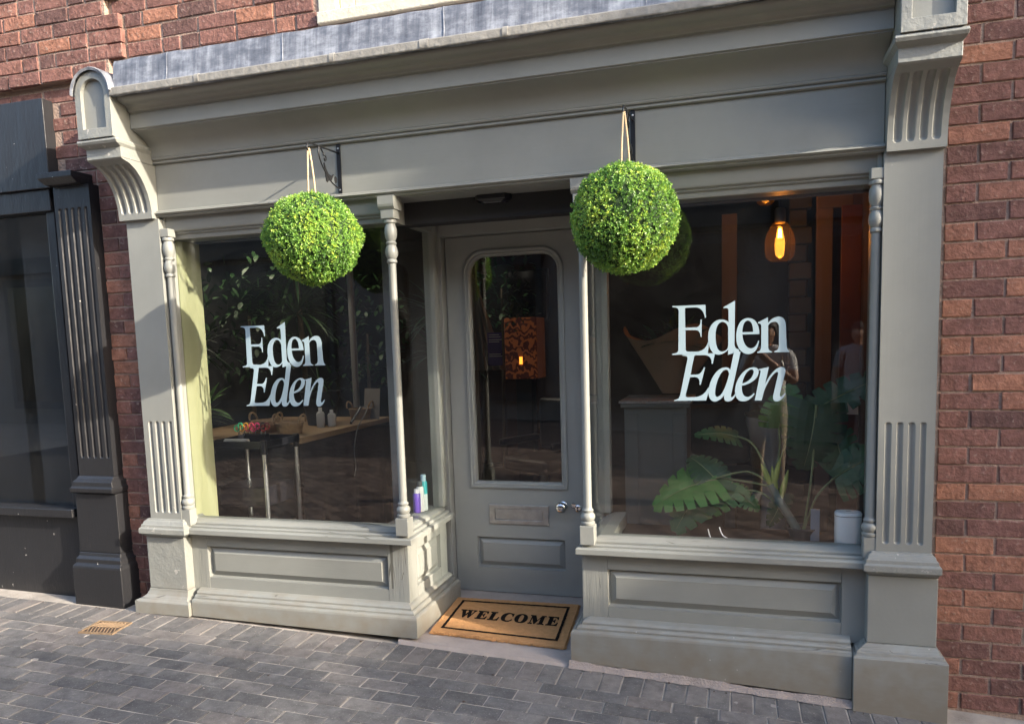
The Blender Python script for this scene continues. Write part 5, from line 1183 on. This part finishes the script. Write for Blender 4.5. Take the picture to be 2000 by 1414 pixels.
# salon chair
def salon_chair(c, ang, label):
    r = empty('salon_chair', c, label, 'chair', 'black salon chairs'); M = Matrix.Translation(c) @ Matrix.Rotation(ang, 4, 'Z')
    CHL = MATS.get('black_leather') or simple('black_leather', (.02, .02, .025), .4, 0, .1, 6, .1)
    B().box(-.25, .25, -.25, .25, .42, .54, M).build('seat', CHL, r, bevel=.04, seg=3)
    B().box(-.25, .25, .20, .30, .55, 1.0, M).build('backrest', CHL, r, bevel=.04, seg=3)
    for s_ in (-1, 1): B().box(s_ * .29 - .03, s_ * .29 + .03, -.22, .25, .62, .68, M).build('armrest', CHL, r, bevel=.02)
    B().lathe([(.25, 0), (.25, .02), (.04, .04), (.03, .42)], c, 24).build('pedestal', STEEL, r, smooth=40)
salon_chair((-.05, 2.0, 0), .4, 'black salon chair behind the right lettering')
salon_chair((-1.55, 2.6, 0), -.5, 'black salon chair seen through the door glass')

# ---- things seen through the door glass
ls = empty('lamp_box', (-2.0, 3.6, 0), 'tall orange patterned lampshade glowing behind the door glass', 'floor lamp')
def shade_mat():
    mt, N, L, P = newmat('printed_shade'); geo = N.new('ShaderNodeNewGeometry')
    mp = N.new('ShaderNodeMapping'); mp.inputs['Scale'].default_value = (22, 22, 15); L.new(geo.outputs['Position'], mp.inputs[0])
    wv = N.new('ShaderNodeTexWave'); wv.wave_type = 'RINGS'; wv.inputs['Scale'].default_value = .9; wv.inputs['Distortion'].default_value = 9; wv.inputs['Detail'].default_value = 1.5; L.new(mp.outputs[0], wv.inputs[0])
    cr = N.new('ShaderNodeValToRGB'); cr.color_ramp.elements[0].position = .42; cr.color_ramp.elements[0].color = (.06, .012, .008, 1); cr.color_ramp.elements[1].position = .56; cr.color_ramp.elements[1].color = (.30, .085, .025, 1)
    L.new(wv.outputs['Fac'], cr.inputs[0]); L.new(cr.outputs[0], P.inputs['Base Color']); L.new(cr.outputs[0], P.inputs['Emission Color']); P.inputs['Emission Strength'].default_value = .035; P.inputs['Roughness'].default_value = .8
    return mt
B().box(-2.14, -1.82, 3.5, 3.82, 1.13, 1.71).build('shade', shade_mat(), ls, bevel=.006)
B().box(-2.06, -1.90, 3.58, 3.74, .0, 1.129).build('pedestal', DARKPL, ls, bevel=.006)
B().box(-1.995, -1.965, 3.494, 3.499, 1.27, 1.34).build('bulb_window', simple('bulb_glow', (1, .5, .1), .5, 0, 0, 5, 0, emit=(1, .3, .03), es=.7), ls)
tv = empty('wall_screen', (-2.3, 5.28, 1.9), 'switched off black wall screen above the patterned lamp', 'screen')
B().box(-2.62, -2.12, 5.24, 5.295, 1.72, 2.32).build('casing', DARKPL, tv, bevel=.006)
B().box(-2.6, -2.14, 5.236, 5.2395, 1.74, 2.3).build('panel', simple('screen_black', (.004, .004, .006), .1, 0, 0, 5, 0), tv)
def curt(u, v):
    x0 = -1.93 + u * (.02 + .23 * v); return (x0, 2.0 + .03 * sin(u * 26) * (.3 + v), 2.0 - v * .72)
tag(B().grid([i / 50 for i in range(51)], [i / 10 for i in range(11)], curt).build('curtain', simple('sheer_cloth', (.28, .24, .22), .9, 0, .1, 6, 0), None, smooth=60), 'pale sheer curtain gathered at the left inside the door', 'curtain')
tag(B().box(-2.3, -1.93, 2.1, 2.14, .0, 2.62).build('partition', simple('tan_wall', (.16, .12, .095), .9, 0, .1, 4, .05), None), 'brown partition wall at the left behind the door glass', 'partition')
ps_ = empty('purple_poster', (-1.7, 1.8, 1.45), 'dark purple printed poster behind the door glass', 'poster')
B().box(-1.75, -1.64, 1.80, 1.804, 1.32, 1.56).build('sheet', simple('purple_print', (.06, .025, .16), .5, 0, .1, 4, 0), ps_)
for i, zz in enumerate((1.54, 1.525, 1.505, 1.49, 1.40, 1.385)): B().box(-1.738, -1.66 + .01 * (i % 3), 1.797, 1.7995, zz, zz + .004).build('text_line', PAPER, ps_)

# ------------------------------------------------------------------ across the street (seen only in reflections)
OPPB = simple('opposite_brick', (.24, .21, .19), .9, 0, .35, 4, .3, 20)
OPPW = simple('opposite_frame', (.25, .24, .22), .6, 0, .1, 4, 0)
OPPG = simple('opposite_glass', (.01, .012, .015), .1, 0, 0, 4, 0)
OPPS = simple('opposite_shopfront', (.03, .032, .036), .5, 0, .2, 4, 0)
def opp(x0, x1, h, label, roofh=.0, y0=-8.7):
    r = empty('opposite_building', ((x0 + x1) / 2, y0 - 3, 0), label, 'building', 'buildings across the street')
    B().box(x0, x1, y0 - 6, y0, -.6, h).build('wall', OPPB, r)
    B().box(x0 - .05, x1 + .05, y0 + .001, y0 + .25, 3.1, 3.4).build('fascia', OPPS, r)
    n_ = max(1, int((x1 - x0) / 3))
    for i in range(n_):
        xa = x0 + (x1 - x0) * (i + .15) / n_; xb = x0 + (x1 - x0) * (i + .85) / n_
        w_ = B().box(xa, xb, y0 + .001, y0 + .12, .4, 3.0).build('shop_window', OPPS, r)
        B().box(xa + .12, xb - .12, y0 + .1205, y0 + .14, .55, 2.85).build('pane', OPPG, w_)
        zz = 4.4
        while zz + 1.7 < h:
            w_ = B().box(xa + .35, xb - .35, y0 + .001, y0 + .08, zz, zz + 1.6).build('window', OPPW, r)
            B().box(xa + .45, (xa + xb) / 2 - .04, y0 + .0805, y0 + .09, zz + .1, zz + 1.5).build('pane', OPPG, w_); B().box((xa + xb) / 2 + .04, xb - .45, y0 + .0805, y0 + .09, zz + .1, zz + 1.5).build('pane', OPPG, w_)
            zz += 2.6
for a, c, h, lb_ in ((-26, -15, 5.5, 'brick building across the street far to the left'), (-15, -6.2, 6.2, 'brick building across the street to the left'), (-6.2, .5, 5.6, 'brick shop building directly across the street'), (.5, 8, 6.2, 'brick shop building across the street to the right'), (8, 19, 5.6, 'brick building across the street far to the right')):
    opp(a, c, h, lb_)
nx_ = empty('added_shade_building', (15, -1, 0), 'unseen brick building added further along on the right to block the sun', 'building')  # unseen block added to keep sun off the right end of the shopfront
B().box(11.75, 24, -3.2, 4, -.6, 10).build('wall', OPPB, nx_)
for zz in (1.0, 4.2, 7.2):
    for xx in (13, 16, 19, 22): B().box(xx, xx + 1.2, -3.28, -3.2005, zz, zz + 1.8).build('window', OPPW, nx_)

# unseen tree added off to the right so its crown shades paving and bulkhead
tree = empty('added_shade_tree', (15.4, -4.9, zg(9)), 'unseen tree added along the street to the right to cast dappled shade', 'tree')
B().tube(spline([(15.4, -4.9, -.4), (15.45, -4.95, 2.5), (15.4, -4.9, 5.0), (15.3, -4.7, 6.9)]), .12, 10).build('trunk', TRUNKM, tree, smooth=60)
b = B()
for i in range(9):
    a = i * 2.4; b.tube([(15.4, -4.9, 4.6 + .2 * i), (15.4 + 1.4 * cos(a), -4.9 + .7 * sin(a), 5.6 + .15 * i)], [.05, .015], 6)
b.tube([(15.3, -4.7, 6.8), (15.0, -4.75, 8.0), (14.6, -4.45, 8.85), (14.2, -4.38, 8.97)], [.03, .02, .012, .006], 6)
b.build('limbs', TRUNKM, tree)
b = B(); rt = random.Random(5)
cl_ = [Vector((15.25 + rt.gauss(0, .42), -4.6 + rt.gauss(0, .3), 6.58 + rt.gauss(0, .19))) for _ in range(44)] + [Vector((12.0 + rt.gauss(0, .7), -5.15 + rt.gauss(0, .28), 6.05 + rt.gauss(0, .12))) for _ in range(9)]
cl_ += [Vector((14.62 + rt.gauss(0, .12), -4.38 + rt.gauss(0, .03), 8.97 + rt.gauss(0, .03))) for _ in range(7)]  # leafy top shoot added to cast shade on the fascia
for i in range(8200):
    p = cl_[i % len(cl_)] + (Vector((rt.gauss(0, .26), rt.gauss(0, .17), rt.gauss(0, .13))) if i % len(cl_) < len(cl_) - 7 else Vector((rt.gauss(0, .13), rt.gauss(0, .05), rt.gauss(0, .045))))
    d = Vector((rt.gauss(0, 1), rt.gauss(0, 1), rt.gauss(0, 1))).normalized(); s_ = d.cross(Vector((rt.random(), rt.random(), rt.random()))).normalized()
    ln = rt.uniform(.07, .13); b.add([p, p + d * ln * .5 + s_ * ln * .35, p + d * ln, p + d * ln * .5 - s_ * ln * .35], [(0, 1, 2, 3)])
o = b.build('crown', LEAFD, tree); o['kind'] = 'stuff'

# ------------------------------------------------------------------ people standing in the street (seen in the window glass)
SKINM = simple('skin', (.50, .30, .21), .5, 0, .06, 10, .05, 60)
HAIRM = simple('dark_hair', (.02, .014, .01), .6, 0, .2, 40, .4, 80)
def person(loc, ang, cl, label, pose, hair_len=.0, scale=1.0):
    """cl = (top, trousers, shoes) materials; pose: 'phone' | 'stand' | 'fold'"""
    root = empty('person', loc, label, 'person')
    M = Matrix.Translation(loc) @ Matrix.Rotation(ang, 4, 'Z') @ Matrix.Scale(scale, 4)
    J = {'pel': ((0, 0, .95), .135), 'waist': ((0, 0, 1.08), .125), 'chest': ((0, -.01, 1.28), .145), 'neckb': ((0, .0, 1.44), .075), 'neck': ((0, .015, 1.51), .052)}
    E_ = [('pel', 'waist', 0), ('waist', 'chest', 0), ('chest', 'neckb', 0), ('neckb', 'neck', 3)]
    for s, t in ((-1, 'l'), (1, 'r')):
        st_ = .05 if s > 0 else -.04
        J['hip' + t] = ((s * .09, 0, .9), .105); J['knee' + t] = ((s * .1, st_ * .6, .5), .066); J['ank' + t] = ((s * .105, st_ - .02, .09), .045); J['toe' + t] = ((s * .12, st_ + .13, .04), .04)
        E_ += [('pel', 'hip' + t, 1), ('hip' + t, 'knee' + t, 1), ('knee' + t, 'ank' + t, 1), ('ank' + t, 'toe' + t, 2)]
        J['sh' + t] = ((s * .18, 0, 1.41), .068)
        if pose == 'phone': el, wr = (s * .24, .10, 1.16), (s * .07 - .05, .20, 1.38)
        elif pose == 'fold': el, wr = (s * .24, .02, 1.14), (-s * .04, .18, 1.16)
        else: el, wr = (s * .25, -.02, 1.13), (s * .24, .1, .90)
        J['el' + t] = (el, .046); J['wr' + t] = (wr, .031)
        d = (Vector(wr) - Vector(el)).normalized(); J['hand' + t] = (tuple(Vector(wr) + d * .08), .036)
        mid = tuple(Vector(J['sh' + t][0]).lerp(Vector(el), .55)); J['slv' + t] = (mid, .057)
        E_ += [('neckb', 'sh' + t, 0), ('sh' + t, 'slv' + t, 0), ('slv' + t, 'el' + t, 3), ('el' + t, 'wr' + t, 3), ('wr' + t, 'hand' + t, 3)]
    names = list(J); idx = {n_: i for i, n_ in enumerate(names)}
    me = bpy.data.meshes.new('tmp'); me.from_pydata([J[n_][0] for n_ in names], [(idx[a], idx[b_]) for a, b_, _ in E_], [])
    tmp = bpy.data.objects.new('tmp', me); COL.objects.link(tmp)
    tmp.modifiers.new('s', 'SKIN'); sv = me.skin_vertices[0].data
    for n_ in names: sv[idx[n_]].radius = (J[n_][1] * (1.25 if n_ in ('pel', 'waist', 'chest') else 1), J[n_][1] * (.8 if n_ in ('pel', 'waist', 'chest') else 1)); sv[idx[n_]].use_root = n_ == 'pel'
    sb = tmp.modifiers.new('u', 'SUBSURF'); sb.levels = 2; sb.render_levels = 2
    dg = bpy.context.evaluated_depsgraph_get(); dg.update(); ev = tmp.evaluated_get(dg); m2 = ev.to_mesh()
    b = B(); b.add([v.co.copy() for v in m2.vertices], [tuple(p.vertices) for p in m2.polygons]); ev.to_mesh_clear()
    bpy.data.objects.remove(tmp)
    nb_ = len(b.f)
    # head with brow, nose, chin and ears, joined to the neck
    hc = Vector((0, .035, 1.615)); V = []; F = []
    for i in range(17):
        ph = pi * i / 16
        for k in range(20):
            th = 2 * pi * k / 20; x, y, z = .075 * sin(ph) * cos(th), .095 * sin(ph) * sin(th), .118 * cos(ph)
            if z < -.02: x *= 1 + (z + .02) * 3.2; y *= 1 + (z + .02) * 1.2
            if sin(th) > .9 and -.05 < z < .03: y += .016 * (1 - abs(z + .02) / .05)
            V.append(hc + Vector((x, y, z)))
    for i in range(16):
        for k in range(20): F.append((i * 20 + k, i * 20 + (k + 1) % 20, (i + 1) * 20 + (k + 1) % 20, (i + 1) * 20 + k))
    b.add(V, F)
    for s in (-1, 1): b.lathe([(.004, -.03), (.014, -.015), (.018, .01), (.004, .03)], hc + Vector((s * .076, -.005, 0)), 8, .5, 1)
    # fingers
    for t, s in (('l', -1), ('r', 1)):
        h = Vector(J['hand' + t][0]); w = Vector(J['wr' + t][0]); d = (h - w).normalized(); sd_ = d.cross(Vector((0, 0, 1))).normalized(); nn = sd_.cross(d)
        for q, ln in ((-1.5, .06), (-.5, .075), (.5, .072), (1.5, .055)):
            p0 = h + sd_ * q * .018; b.tube([p0, p0 + d * ln * .5, p0 + d * ln * .8 - nn * .02, p0 + d * ln * .85 - nn * .04], [.0095, .009, .0085, .006], 6)
        p0 = w.lerp(h, .5) - sd_ * s * .03; b.tube([p0, p0 + d * .035 - sd_ * s * .02, p0 + d * .06 - sd_ * s * .022 - nn * .01], [.012, .010, .007], 6)
    mats = []
    segs = [(Vector(J[a][0]), Vector(J[c_][0]), k, J[a][1], J[c_][1]) for a, c_, k in E_]
    for i, f in enumerate(b.f):
        if i >= nb_: mats.append(3); continue
        c_ = sum((b.v[j] for j in f), Vector()) / len(f); best = (9, 0)
        for a, e, k, r0, r1 in segs:
            ab_ = e - a; t_ = max(0, min(1, (c_ - a).dot(ab_) / ab_.length_squared)); dd = (c_ - a - ab_ * t_).length - (r0 * (1 - t_) + r1 * t_)
            if dd < best[0]: best = (dd, k)
        mats.append(best[1])
    hb = B(); V = []; F = []
    for i in range(9):
        ph = pi * (.0 + .62 * i / 8)
        for k in range(20):
            th = 2 * pi * k / 20; fr_ = max(0, sin(th)); z = .13 * cos(ph) + .006; z = max(z, .055 if fr_ > .35 else -.06 - hair_len)
            V.append(hc + Vector((.086 * sin(ph) * cos(th), .106 * sin(ph) * sin(th) - .006, z)) * 1.0)
    for i in range(8):
        for k in range(20): F.append((i * 20 + k, i * 20 + (k + 1) % 20, (i + 1) * 20 + (k + 1) % 20, (i + 1) * 20 + k))
    hb.add(V, F)
    for q in (b, hb): q.v = [M @ v for v in q.v]
    me = b.mesh('body', org(root), 60)
    for mt in (cl[0], cl[1], cl[2], SKINM): me.materials.append(mt)
    me.polygons.foreach_set('material_index', mats)
    o = bpy.data.objects.new('body', me); COL.objects.link(o); o.parent = root
    hb.build('hair', HAIRM, root, smooth=60)
    return root, M
WHT = simple('white_cotton', (.72, .71, .69), .9, 0, .06, 10, .2, 60); BEI = simple('beige_linen', (.42, .33, .24), .9, 0, .06, 10, .2, 60); DRK = simple('dark_denim', (.05, .055, .075), .9, 0, .1, 10, .2, 60); SHO = simple('shoe', (.3, .29, .28), .7, 0, .05, 10, 0)
GRYT = simple('grey_cotton', (.4, .4, .42), .9, 0, .06, 10, .2, 60)
person((.27, -3.80, zg(.27)), .22, (WHT, BEI, SHO), 'photographer in white top and beige trousers mirrored in the right window', 'phone', .0, .985)
ph_ = empty('phone', (.02, -3.53, 1.44), 'dark phone held up by the photographer mirrored in the right window', 'phone')
B().box(-.02, .055, -3.526, -3.518, 1.385, 1.535).build('phone_body', DARKPL, ph_, bevel=.003)
person((1.32, -5.9, zg(1.3)), .2, (GRYT, DRK, SHO), 'passer-by in grey top mirrored faintly at the right of the right window', 'stand', .1)
person((1.75, -5.6, zg(1.7)), .9, (WHT, DRK, SHO), 'passer-by in white top with folded arms mirrored beside the grey one', 'fold', .14, .96)

# grit, flakes of mortar and dead leaf bits swept against the foot of the shopfront
for nm, mt_, n_, sz in (('mortar_flakes', MORTARP, 170, .006), ('leaf_litter', RUSTD, 60, .009)):
    b = B(); rg_ = random.Random(n_)
    for i in range(n_):
        x = rg_.uniform(-3.9, .6); y = -.155 - abs(rg_.gauss(0, .05 if nm[0] == 'm' else .02)) if rg_.random() < .8 else -.16 - rg_.random() * .8
        c_ = Vector((x, y, zg(x) + .002)); q = sz * rg_.uniform(.35, 1.2)
        b.add([c_ + Vector((rg_.uniform(-1, 1) * q, rg_.uniform(-1, 1) * q, rg_.uniform(0, .6) * q)) for _ in range(5)], [(0, 1, 2), (0, 2, 3), (0, 3, 4), (1, 2, 4), (2, 3, 4)])
    o = b.build(nm, mt_); tag(o, 'pale mortar flakes scattered along the foot of the shopfront' if nm[0] == 'm' else 'brown leaf litter caught under the plinth', 'debris', None, 'stuff')
print('PAVERS', npav, 'OBJECTS', len(bpy.data.objects))
